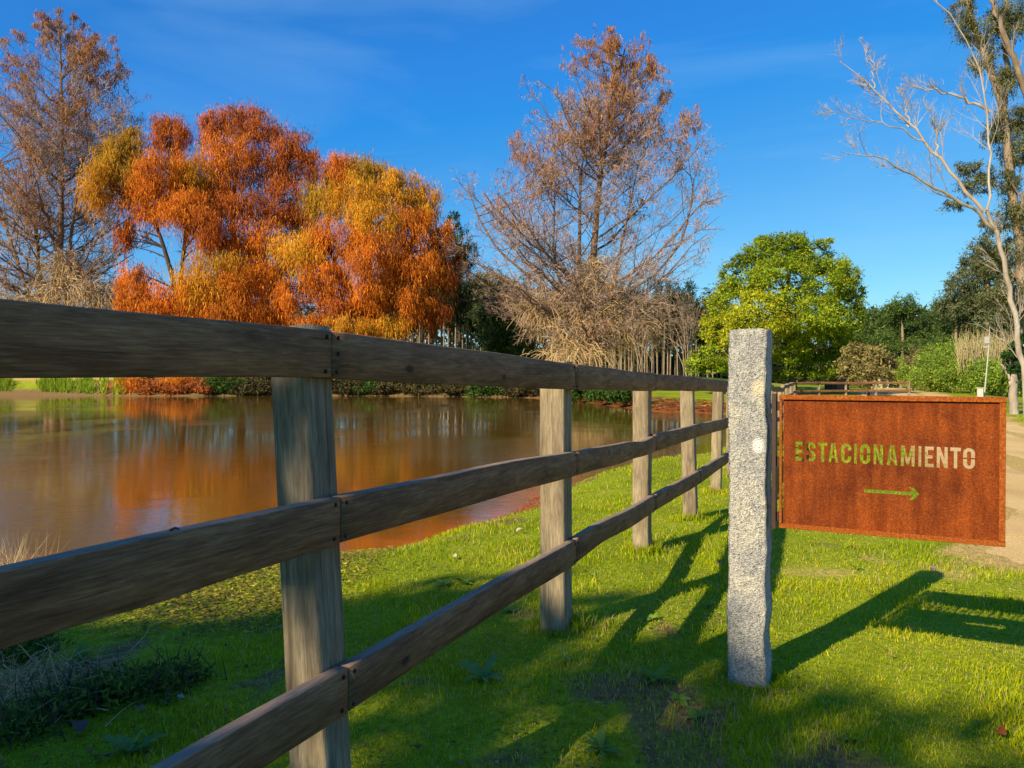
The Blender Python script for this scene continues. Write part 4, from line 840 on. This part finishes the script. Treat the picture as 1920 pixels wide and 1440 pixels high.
lb = [(1800, 15, 0, 26, 26), (1830, 50, 0, 34, 34), (1868, 85, 0, 34, 40), (1838, 120, 0, 24, 26), (1885, 155, 0, 34, 34), (1912, 40, 0, 30, 45), (1895, 225, 0, 36, 36), (1860, 250, 0, 22, 28), (1905, 290, 0, 36, 34), (1885, 340, 0, 26, 30), (1808, 318, 1, 30, 18), (1790, 385, 1, 24, 14), (1825, 345, 1, 28, 24), (1905, 400, 0, 34, 34), (1860, 420, 0, 30, 22), (1900, 470, 0, 40, 30), (1855, 500, 0, 24, 22), (1870, 560, 0, 34, 30), (1905, 560, 0, 36, 40), (1850, 330, 0, 20, 26), (1850, 460, 0, 30, 26), (1880, 30, 0, 30, 30), (1945, 250, 0, 50, 70), (1950, 450, 0, 50, 70), (1940, 600, 0, 40, 50)]
crown("leaf_clusters", [(at(x, y, YR + 3 + dy), (rx * YR / F, rx * YR / F, rz * YR / F), 0) for x, y, dy, rx, rz in lb], 56000, .14, .26, .4, [[(.12, .15, .05), (.18, .19, .075), (.08, .10, .04), (.24, .21, .09)]], te, 104, .24, 22, .15, base=bE)
bI = gpt(1903, 36)
ti = limb_tree("ivy_covered_tree", "short leaning grey trunk wrapped in ivy at the right edge beside the road", bI, [([(1903, 770, 0), (1898, 720, 0), (1912, 670, 0), (1925, 600, 0)], .2, .14), ([(1898, 725, 0), (1888, 700, 0), (1875, 680, 0)], .07, .03)], 36, M_BARK_PALE, 105, (5, 4, 3), .2, M_BARK_EUC)
crown("ivy", [(at(x, y, 36), (rx * 36 / F, rx * 36 / F, rz * 36 / F), 0) for x, y, rx, rz in ((1900, 660, 16, 14), (1908, 690, 18, 14), (1912, 720, 12, 12), (1915, 640, 14, 12))], 4500, .12, .7, .3, [[(.05, .12, .025), (.03, .08, .02)]], ti, 106, .26, 20, .5, base=bI)

# --- undergrowth on the far bank
UG = [(470, 722, 30, 16, 0), (420, 715, 26, 14, 1), (505, 712, 24, 20, 0), (640, 715, 32, 16, 0), (690, 722, 24, 12, 1), (740, 718, 32, 16, 0), (800, 722, 30, 14, 0), (860, 720, 30, 16, 0), (920, 722, 32, 14, 1), (990, 722, 34, 16, 0), (1060, 722, 30, 18, 0), (1100, 725, 26, 20, 1), (1140, 728, 26, 16, 1), (1175, 730, 22, 12, 1), (300, 725, 26, 12, 2), (360, 722, 26, 12, 2)]
for k, (px, py, rx, rz, pi) in enumerate(UG):
    kind = ["dark", "mid green", "rust coloured"][pi]; rz = rz * [.75, 1.1, .6, 1.0, .85][k % 5]; yy_ = np.arange(40, 84, .4); dd_ = pond_d((px - 960) / F * yy_, yy_); Y = float(yy_[np.where(dd_ < 0)[0].max()] + 1.3); wh = f"{['left','middle','right'][min(2, int(px/430))]} stretch of the far water's edge"
    labs = {470: "under the tallest russet cypress", 420: "left of the first fence post, under orange trees", 505: "directly left of the first fence post", 640: "directly right of the first fence post", 690: "at the foot of the rounded yellow-orange cypress", 740: "just right of the yellow-orange cypress trunk", 800: "below the right part of the yellow-orange cypress", 860: "below the gap right of the orange trees", 920: "left of the central cypress", 990: "immediately left of the second fence post", 1060: "behind the top of the second fence post", 1100: "right of the second fence post", 1140: "midway between the second and third fence posts", 1175: "immediately left of the third fence post", 300: "below the leftmost orange cypress", 360: "between the leftmost orange cypress and dark bushes"}
    leafy("shore_bush", f"low {kind} shrub {labs[px]}", px, Y, [(px, py + 2, 0, rx * 1.35, rz * 1.2, 0), (px + rx * .8, py + 8, -.8, rx * .8, rz * .8, 0), (px - rx * .7, py + 9, -.8, rx * .7, rz * .8, 0)], 3600, .32, .35, [[[(.05, .06, .02), (.09, .075, .03), (.04, .05, .02), (.15, .085, .03)], [(.08, .15, .02), (.05, .10, .02)], [(.45, .13, .025), (.3, .1, .03)]][pi]], 300 + k, "bush", M_BARK_DARK, .05, group="low bushes along the far shore", shell=.3)
def tufts(name, label, n, sampler, hgt, wid, pal, seed):
    rng = np.random.default_rng(seed); P = sampler(rng, n); m = len(P); D = rng.normal(0, .3, (m, 3)) + [0, 0, 1]; Ln = hgt * rng.uniform(.5, 1.3, m); V, Fq = cards(P, D, rng.normal(0, 1, (m, 3)) * [1, 1, .2], Ln, np.full(m, wid))
    o = mesh(name, V, Fq, M_GRASS, cols=np.repeat(pick_cols(pal, m, rng), 3, 0)); tag(o, label, "grass", kind='stuff'); return o
def far_edge(rng, n):
    px = rng.uniform(-60, 235, n); cl = fbm(px * .03, px * 0 + 2, 2); px = px[rng.random(n) < sstep(.3, .65, cl)]; Y = rng.uniform(77.2, 80.2, len(px)); X = (px - 960) / F * Y; kk = pond_d(X, Y) > .02; X, Y = X[kk], Y[kk]; return np.stack([X, Y, height(X, Y)], 1)
tufts("bank_grass", "bright green grass tufts along the left far shore", 16000, far_edge, .8, .10, [(.30, .42, .03), (.40, .46, .05), (.20, .30, .02)], 401)
def sedge(rng, n):
    c = np.array([[-5.0, 7.55], [-5.35, 7.5], [-4.75, 7.45]])[rng.integers(0, 3, n)] + rng.normal(0, .10, (n, 2)); return np.stack([c[:, 0], c[:, 1], height(c[:, 0], c[:, 1])], 1)
tufts("dry_sedge", "pale dry sedge at the left water's edge above the middle rail", 260, sedge, .42, .008, [(.6, .48, .25), (.5, .38, .2)], 402)

# --- trees behind the photographer, which throw the foreground shade
def shade_edge(t): return 3.40 - 2.3 * float(1 - sstep(-4.7, -3.65, np.array(t))) - .35 * float(sstep(-1.7, -.8, np.array(t))) + .22 * math.sin(t * 2.1 + .6) + .12 * math.sin(t * 5.3)
def shade_tree(label, sc, t0, t1, n, seed):
    wp = lambda s_, t_: np.array([s_ * math.sin(SAZ) + t_ * math.cos(SAZ), s_ * math.cos(SAZ) - t_ * math.sin(SAZ)])
    k = 1 / math.tan(SUN_EL); tm = (t0 + t1) / 2; x, y = wp(sc, tm); b = np.array([x, y, float(zbase(np.array([x]), np.array([y]))[0]) - .1]); tr = empty("broad_shade_tree", b, label, "tree", "trees behind the viewpoint")
    rng = np.random.default_rng(seed); lb = []
    for t_ in np.arange(t0 + .4, t1, .62):
        s_ = sc + rng.uniform(-.5, .5); r = rng.uniform(.7, .95); z = (shade_edge(t_) - s_ - 1.5 * r) / k; p = wp(s_, t_); lb.append((np.array([p[0], p[1], z]), (r, r, r), 0))
    for i in range(16):
        t_ = rng.uniform(t0 + .5, t1 - .5); s_ = sc + rng.uniform(-1.6, 1.6); r = 1.25; z = rng.uniform(3.2, (shade_edge(t_) - s_ - 2.3 * r) / k); p = wp(s_, t_); lb.append((np.array([p[0], p[1], z]), (r, r, r), 0))
    top = max(l[0][2] for l in lb); pp, rr = pline([b, b + [0, .1, top * .5], b + [.2, 0, top]], [.32, .24, .06], 8); mesh("trunk", *local([tubes(pp, rr, 8)], b), M_BARK_DARK, tr, smooth=True)
    crown("crown", lb, n, .26, .5, .1, [DG], tr, seed + 1, .2, 22, .25, base=b)
shade_tree("broad leafy tree standing behind the viewpoint, left of the others", -12.4, -6.0, -2.6, 17000, 501)
shade_tree("broad leafy tree standing behind the viewpoint, in the middle", -12.0, -2.6, 1.2, 16000, 503)
shade_tree("broad leafy tree standing behind the viewpoint, right of the others", -12.6, 1.4, 5.6, 12000, 505)

# ------------------------------------------------------------------ lawn
def lawn():
    rng = np.random.default_rng(600); n = 440000; Ymin, Ymax = 1.55, 34.0
    Y = Ymin * (Ymax / Ymin) ** rng.random(n); X = rng.uniform(-1, 1, n) * (.78 * Y + .7); X[: n // 12] *= .0
    X[: n // 12] = rng.uniform(-.2, .9, n // 12) * Y[: n // 12]
    # longer tufts left standing round the feet of the posts
    feet = np.array([(p[0], p[1], .09) for p in posts[2:9]] + [(GP[0], GP[1], .12)]); j = rng.integers(0, len(feet), 5200); aa = rng.uniform(0, 6.28, 5200); rr_ = feet[j, 2] + np.abs(rng.normal(0, .05, 5200))
    X[-5200:] = feet[j, 0] + np.cos(aa) * rr_; Y[-5200:] = feet[j, 1] + np.sin(aa) * rr_; foot = np.zeros(n, bool); foot[-5200:] = True
    d = pond_d(X, Y); ri = road_in(X, Y); b = bare_mask(X, Y, d) * (1 - .8 * foot); dr = dry_mask(X, Y)
    bankleft = sstep(-.9, -1.8, X) * sstep(3.9, 4.7, Y) * (Y < 9)
    w0 = fbm(X * 3, Y * 3, 3)
    keep = (d > .12) & (ri < -.02 + rng.exponential(.08, n)) & (rng.random(n) > b * .85) & (rng.random(n) > dr * .75) & (rng.random(n) > bankleft * .8)
    X, Y, d, b, dr, foot = X[keep], Y[keep], d[keep], b[keep], dr[keep], foot[keep]; m = len(X); Z = height(X, Y, d) - .004
    tall = fbm(X * 2.3, Y * 2.3, 3); h = (.026 + .05 * sstep(.35, .8, tall)) * rng.uniform(.6, 1.5, m) * (1 - .45 * dr) * .62; long = rng.random(m) < .02; h[long] *= 1.7
    h *= (1 + .3 * sstep(8, 20, Y)) * (1 + 1.1 * foot)
    w_ = (.0014 + .00066 * Y) * rng.uniform(.7, 1.3, m); a = rng.uniform(0, 2 * np.pi, m); lean = rng.uniform(.1, .7, m); az = rng.uniform(0, 2 * np.pi, m)
    L = np.stack([np.cos(az), np.sin(az), 0 * az], 1) * (lean * h)[:, None]; s = np.stack([np.cos(a), np.sin(a), 0 * a], 1) * w_[:, None] / 2; P = np.stack([X, Y, Z], 1); up = np.array([0, 0, 1.0])
    V = np.stack([P - s, P + s, P + L * .35 + up * (h * .55)[:, None] + s * .8, P + L * .35 + up * (h * .55)[:, None] - s * .8, P + L + up * (h * (1 - .25 * lean))[:, None]], 1).reshape(-1, 3)
    i = np.arange(m)[:, None] * 5; Fq = i + np.array([[0, 1, 2, 3]]); Ft = i + np.array([[3, 2, 4]])
    g1, g2, g3, g4 = map(np.array, ((.43, .49, .005), (.24, .34, .005), (.62, .56, .012), (.58, .46, .15)))
    v = fbm(X * .9 + 30, Y * .9, 4); u = np.clip((v - .3) * 2.2 + rng.normal(0, .22, m), 0, 1)[:, None]; c = g2 * (1 - u) + g1 * u; yl = (rng.random(m) < .10 + .3 * sstep(.5, .75, fbm(X * 1.7, Y * 1.7 + 60, 3)))[:, None]; c = np.where(yl, g3, c)
    dead = (rng.random(m) < .08 + .12 * sstep(.5, .7, fbm(X * 3 + 5, Y * 3, 3)) + .6 * dr + .35 * b)[:, None]; c = np.where(dead, g4, c) * (1 + rng.normal(0, .15, (m, 1)))
    o = mesh("lawn_grass", V, [Fq, Ft], M_GRASS, cols=np.repeat(np.clip(c, .005, 1), 5, 0)); tag(o, "short bright green lawn grass along the fence and under the sign", "grass", kind='stuff')
lawn()
def scatter_leaves(name, label, cat, X, Y, size, pal, seed, lift=.01, flat=.5, mat=None):
    rng = np.random.default_rng(seed); n = len(X); P = np.stack([X, Y, height(X, Y) + rng.uniform(0, lift, n)], 1); P[:, 2] = np.maximum(P[:, 2], WZ + .002)
    az = rng.uniform(0, 6.28, n); D = np.stack([np.cos(az), np.sin(az), rng.normal(.05, .25, n) * flat], 1); Nn = rng.normal(0, .35 * flat, (n, 3)) + [0, 0, 1]; Ln = size * rng.uniform(.5, 1.5, n); V, Fq = cards(P, D, Nn, Ln, Ln * rng.uniform(.3, .75, n))
    o = mesh(name, V, Fq, mat or M_LEAF, cols=np.repeat(pick_cols(pal, n, rng, .25), 3, 0)); tag(o, label, cat, kind='stuff'); return o
rng = np.random.default_rng(610)
X = rng.uniform(-5.2, -.7, 120000); Y = rng.uniform(4.1, 8.2, 120000); d = pond_d(X, Y); k = (d > .05) & (rng.random(120000) < sstep(-.9, -1.5, X) * sstep(3.9, 4.7, Y + .5 * (fbm(X * 2, Y * 2, 3) - .5))) & (rng.random(120000) < .35 + .9 * (fbm(X * 4, Y * 4, 3)))
scatter_leaves("ground_cover", "yellowish creeping ground cover on the bank left of the first fence post", "ground cover", X[k], Y[k], .026, [(.50, .44, .03), (.30, .33, .03), (.20, .26, .02), (.34, .22, .07), (.20, .12, .06), (.50, .45, .06)], 611, .05)
X = rng.uniform(-4.5, 1.5, 90000); Y = rng.uniform(6, 13, 90000); d = pond_d(X, Y); k = (d > -.35) & (d < .7) & (rng.random(90000) < litter_mask(X, Y, np.abs(d)) * (.25 + fbm(X * 3, Y * 3, 3)))
scatter_leaves("needle_litter", "rust orange fallen needles along the near shoreline", "leaf litter", X[k], Y[k], .05, [(.55, .15, .02), (.42, .10, .02), (.65, .24, .04), (.25, .08, .03)], 612, .012)
n = 14000; X = rng.uniform(-1, 1, n) * 5; Y = 1.9 * (9 / 1.9) ** rng.random(n); d = pond_d(X, Y); b = bare_mask(X, Y, d); k = (d > .2) & (np.abs(X) < .75 * Y + .5) & (rng.random(n) < .05 + .8 * b) & (road_in(X, Y) < 0)
scatter_leaves("thatch", "dry straw and leaf crumbs lying in the worn patches of the lawn", "leaf litter", X[k], Y[k], .020, [(.30, .21, .11), (.20, .13, .07), (.42, .32, .18), (.14, .08, .04)], 613, .02)
n = 30000; X = rng.uniform(-40, 16, n); Y = rng.uniform(40, 86, n); d = pond_d(X, Y); k = (d > .1) & (d < 7)
scatter_leaves("far_litter", "orange needle litter covering the far bank", "leaf litter", X[k], Y[k], .35, [(.42, .13, .025), (.28, .09, .025), (.55, .24, .06), (.22, .13, .06)], 614, .15)
n = 5200; X = rng.uniform(-1, 1, n) * 5; Y = 1.8 * (9 / 1.8) ** rng.random(n); d = pond_d(X, Y); cl = fbm(X * .9 + 5, Y * .9 + 44, 3); k = (d > .1) & (np.abs(X) < .75 * Y + .4) & (rng.random(n) < .10 + .8 * sstep(.52, .75, cl) + .5 * (X < -1.2)) & (road_in(X, Y) < 0)
scatter_leaves("dry_leaves", "small dry brown leaves strewn through the shaded grass", "leaf litter", X[k], Y[k], .028, [(.26, .13, .05), (.34, .20, .08), (.16, .08, .035), (.42, .30, .15)], 618, .035)
n = 1500; X = rng.uniform(-14, 6, n); Y = 6.5 * (40 / 6.5) ** rng.random(n); d = pond_d(X, Y); k = (d < -.05) & (rng.random(n) < np.exp(d / 2.2) + .03)
Pk = scatter_leaves("floating_leaves", "small fallen leaves floating on the pond near the shore", "floating leaves", X[k], Y[k], .045, [(.55, .22, .04), (.60, .42, .12), (.30, .14, .05)], 617, .003, .06)
n = 9000; X = rng.uniform(1.5, 5.5, n); Y = rng.uniform(3.4, 9, n); ri = road_in(X, Y); k = (ri > -.35) & (ri < .9)
scatter_leaves("gravel", "loose sand grains and pebbles along the edge of the dirt road", "gravel", X[k], Y[k], .016, [(.5, .38, .22), (.38, .27, .16), (.62, .52, .38)], 615, .012)

n = 46000; X = rng.uniform(-1, 1, n) * 6; Y = 1.9 * (11 / 1.9) ** rng.random(n); d = pond_d(X, Y); cl = fbm(X * 1.1 + 70, Y * 1.1 + 13, 4); k = (d > .2) & (np.abs(X) < .75 * Y + .5) & (rng.random(n) < sstep(.5, .72, cl)) & (road_in(X, Y) < -.2)
scatter_leaves("clover", "patches of small round-leaved clover growing through the lawn", "clover", X[k], Y[k], .017, [(.12, .24, .03), (.09, .18, .025), (.18, .30, .03)], 616, .045)
# individual weeds: rosettes of broad leaves
def leaf_mesh(L, Wd, curl, col, seed, lobed=False):
    n = 6; V, Fq = [], []
    for i in range(n + 1):
        t = i / n; w_ = Wd * math.sin(math.pi * min(1, t * .86 + .10)) ** .8 * (1 if not lobed else (.7 + .45 * (i % 2))); x_ = L * t; z = L * (.55 * t - curl * t * t)
        V += [(x_, -w_ / 2, z + .12 * w_), (x_, 0, z), (x_, w_ / 2, z + .12 * w_)]
    for i in range(n):
        for k in (0, 1): a = i * 3 + k; Fq.append([a, a + 3, a + 4, a + 1])
    r = np.random.default_rng(seed); c = np.tile(np.array(col), (len(V), 1)) * (1 + r.normal(0, .06, (len(V), 1)))
    return mesh("leaf", V, np.array(Fq), M_LEAF, cols=c, smooth=True, link=False)
LEAVES = [leaf_mesh(.085, .034, .45, (.16, .28, .045), 1), leaf_mesh(.065, .026, .6, (.20, .33, .04), 2), leaf_mesh(.10, .034, .35, (.15, .27, .08), 3, True)]
def gxy(px, py):
    Y = CAM_H * F / (py - 705)
    for _ in range(4): X = (px - 960) / F * Y; Y = (CAM_H - hz(X, Y)) * F / (py - 705)
    return (px - 960) / F * Y, Y
WD = [(905, 1275, 1.25, 2, "large blue-green weed in the shade midway between first and second fence posts"), (1230, 1280, 1.1, 0, "broad-leaved weed left of the granite post base"), (1125, 1412, 1.3, 0, "weed rosette at the bottom edge of the lawn"), (1065, 1243, .9, 1, "small weed right below the second fence post"),
      (1112, 1082, .9, 1, "low weed beside the second fence post where the sun falls"), (1225, 1165, 1.0, 1, "sunlit weed between the fence post shadows"), (832, 1100, 1.0, 0, "weed in the shade behind the bottom rail, left one of a pair"), (872, 1098, 1.0, 0, "weed in the shade behind the bottom rail, right one of a pair"),
      (1275, 1318, .9, 1, "small weed left of the granite post at ground level"), (1330, 1140, .8, 1, "tiny weed in the sun left of the granite post"), (240, 1420, 1.3, 2, "leafy weed under the lower left rail"), (150, 1240, 1.3, 0, "tall-leaved weed by the twig heap"), (60, 1225, 1.2, 0, "leafy weed at the left edge below the middle rail"), (955, 1150, .9, 1, "small pale weed under the bottom rail before the second post"), (1310, 1352, .8, 0, "little weed in front of the granite post, left"), (1600, 1395, .9, 1, "little weed in the shade below the sign shadow"), (1610, 1070, .8, 1, "small sunlit weed below the middle of the sign")]
for k, (px, py, s, v, lab) in enumerate(WD):
    x, y = gxy(px, py); rng = np.random.default_rng(700 + k); t = empty("weed_plant", (x, y, hz(x, y)), lab, "weed", "broad-leaved weeds in the lawn")
    for j in range(8):
        o = link_obj("leaf", LEAVES[v], t); q = s * rng.uniform(.7, 1.15); o.scale = (q, q, q); o.rotation_euler = (rng.normal(0, .25), rng.uniform(-.5, .15), j * .785 + rng.normal(0, .25)); o.location = (0, 0, .004)
def bush_weed(label, pts, seed, n=1400):
    x0, y0 = gxy(*pts[0][:2]); b = np.array([x0, y0, hz(x0, y0)]); t = empty("nettle_clump", b, label, "weed"); L = []
    for px, py, r in pts:
        x, y = gxy(px, py); L.append((np.array([x, y, hz(x, y) + r * .22]), (r * 1.1, r * 1.1, r * .42), 0))
    crown("leaves", L, n, .034, .4, .0, [[(.07, .12, .02), (.11, .17, .025), (.16, .22, .03)]], t, seed, .3, 30, .3, base=b)
    rng = np.random.default_rng(seed); P = np.array([l[0] for l in L])[rng.integers(0, len(L), 60)] + rng.normal(0, .08, (60, 3)); P[:, 2] = height(P[:, 0], P[:, 1]); pts_, rad = grow(P, rng.normal(0, .4, (60, 3)) + [0, 0, 1], np.full(60, .2), np.full(60, .003), 4, 0, .1, rng); o = mesh("stems", *local([tubes(pts_, rad, 3)], b), M_BARK_DARK, t); o["kind"] = "stuff"
bush_weed("dark leafy nettle clump in the shade at the lower left", [(230, 1310, .16), (170, 1330, .15), (290, 1300, .14), (330, 1275, .12), (110, 1340, .13)], 720, 3000)
bush_weed("low leafy weed clump at the left edge beside the twig heap", [(20, 1240, .13), (60, 1215, .10), (0, 1370, .12), (40, 1390, .1)], 721, 1600)
# heap of twigs
x, y = gxy(60, 1300); b = np.array([x, y, hz(x, y)]); t = empty("twig_heap", b, "small heap of dead brown twigs and straw at the left edge", "twigs"); rng = np.random.default_rng(730); n = 520
P = b + rng.normal(0, 1, (n, 3)) * [.20, .16, .0] + [0, 0, .01]; P[:, 2] = height(P[:, 0], P[:, 1]) + np.abs(rng.normal(0, .05, n)); D = rng.normal(0, 1, (n, 3)) * [1, 1, .35] + [0, 0, .1]; pts, rad = grow(P, D, rng.uniform(.06, .24, n), rng.uniform(.0012, .004, n), 4, -.06, .15, rng)
o = mesh("twigs", *local([tubes(pts, rad, 3)], b), M_BARK_TAN, t); o['kind'] = 'stuff'
# single fallen leaves
def fallen(px, py, s, col, lab, k):
    x, y = gxy(px, py); me = leaf_mesh(.09 * s, .055 * s, .75, col, 800 + k, k % 2 == 0); me.name = "fallen_leaf"; o = link_obj("fallen_leaf", me); o.location = (x, y, hz(x, y) + .03); o.rotation_euler = (math.sin(k * 3) * .9, -.3 + .4 * math.cos(k * 5), k * 2.1); tag(o, lab, "leaf")
for k, a in enumerate([(97, 1348, 1.0, (.16, .13, .12), "upright grey dry leaf at the lower left"), (146, 1390, 1.1, (.13, .10, .09), "large curled grey leaf under the lower left corner"), (275, 1350, .7, (.20, .15, .12), "dark curled leaf right of the grey ones"), (968, 1003, .7, (.65, .52, .35), "pale leaf on the sunny bank beside the second post"),
    (855, 1052, .7, (.62, .50, .36), "pale leaf standing in the bank grass near the water"), (780, 1062, .5, (.08, .05, .03), "small dark leaf by the water's edge"), (810, 1075, .6, (.5, .38, .2), "tan leaf lying on the bank grass"), (1058, 1243, .6, (.6, .5, .38), "pale leaf chip in front of the second fence post"), (343, 1323, .4, (.32, .32, .34), "tiny whitish leaf in the shaded grass"),
    (1345, 1062, .6, (.25, .2, .14), "brown leaf left of the granite post"), (1757, 1075, .6, (.28, .2, .18), "grey leaf at the tip of the granite post's shadow"), (1880, 1385, .8, (.32, .08, .03), "red-brown leaf at the lower right edge"), (1440, 1262, .6, (.45, .36, .24), "tan leaf at the foot of the granite post"), (1145, 1130, .5, (.5, .42, .2), "yellowish leaf right of the second post's foot"), (660, 1322, .5, (.5, .48, .42), "white flower head by the bottom rail joint")]): fallen(*a, k)


# a snapped twig lying on the middle rail
A_, B_ = np.array(J[1][1]), np.array(J[2][1]); pt = A_ + (B_ - A_) * .735
pp, rr = pline([(0, 0, 0), (.012, .0, .006), (.022, -.004, .003)], [.0035, .003, .0015], 6); tw = mesh("broken_twig", *tubes(pp, rr, 6), M_BARK_DARK); tw.location = (pt[0] - .0, pt[1], pt[2] + .004); tag(tw, "short dark broken twig lying on top of the middle rail at the left", "twig")
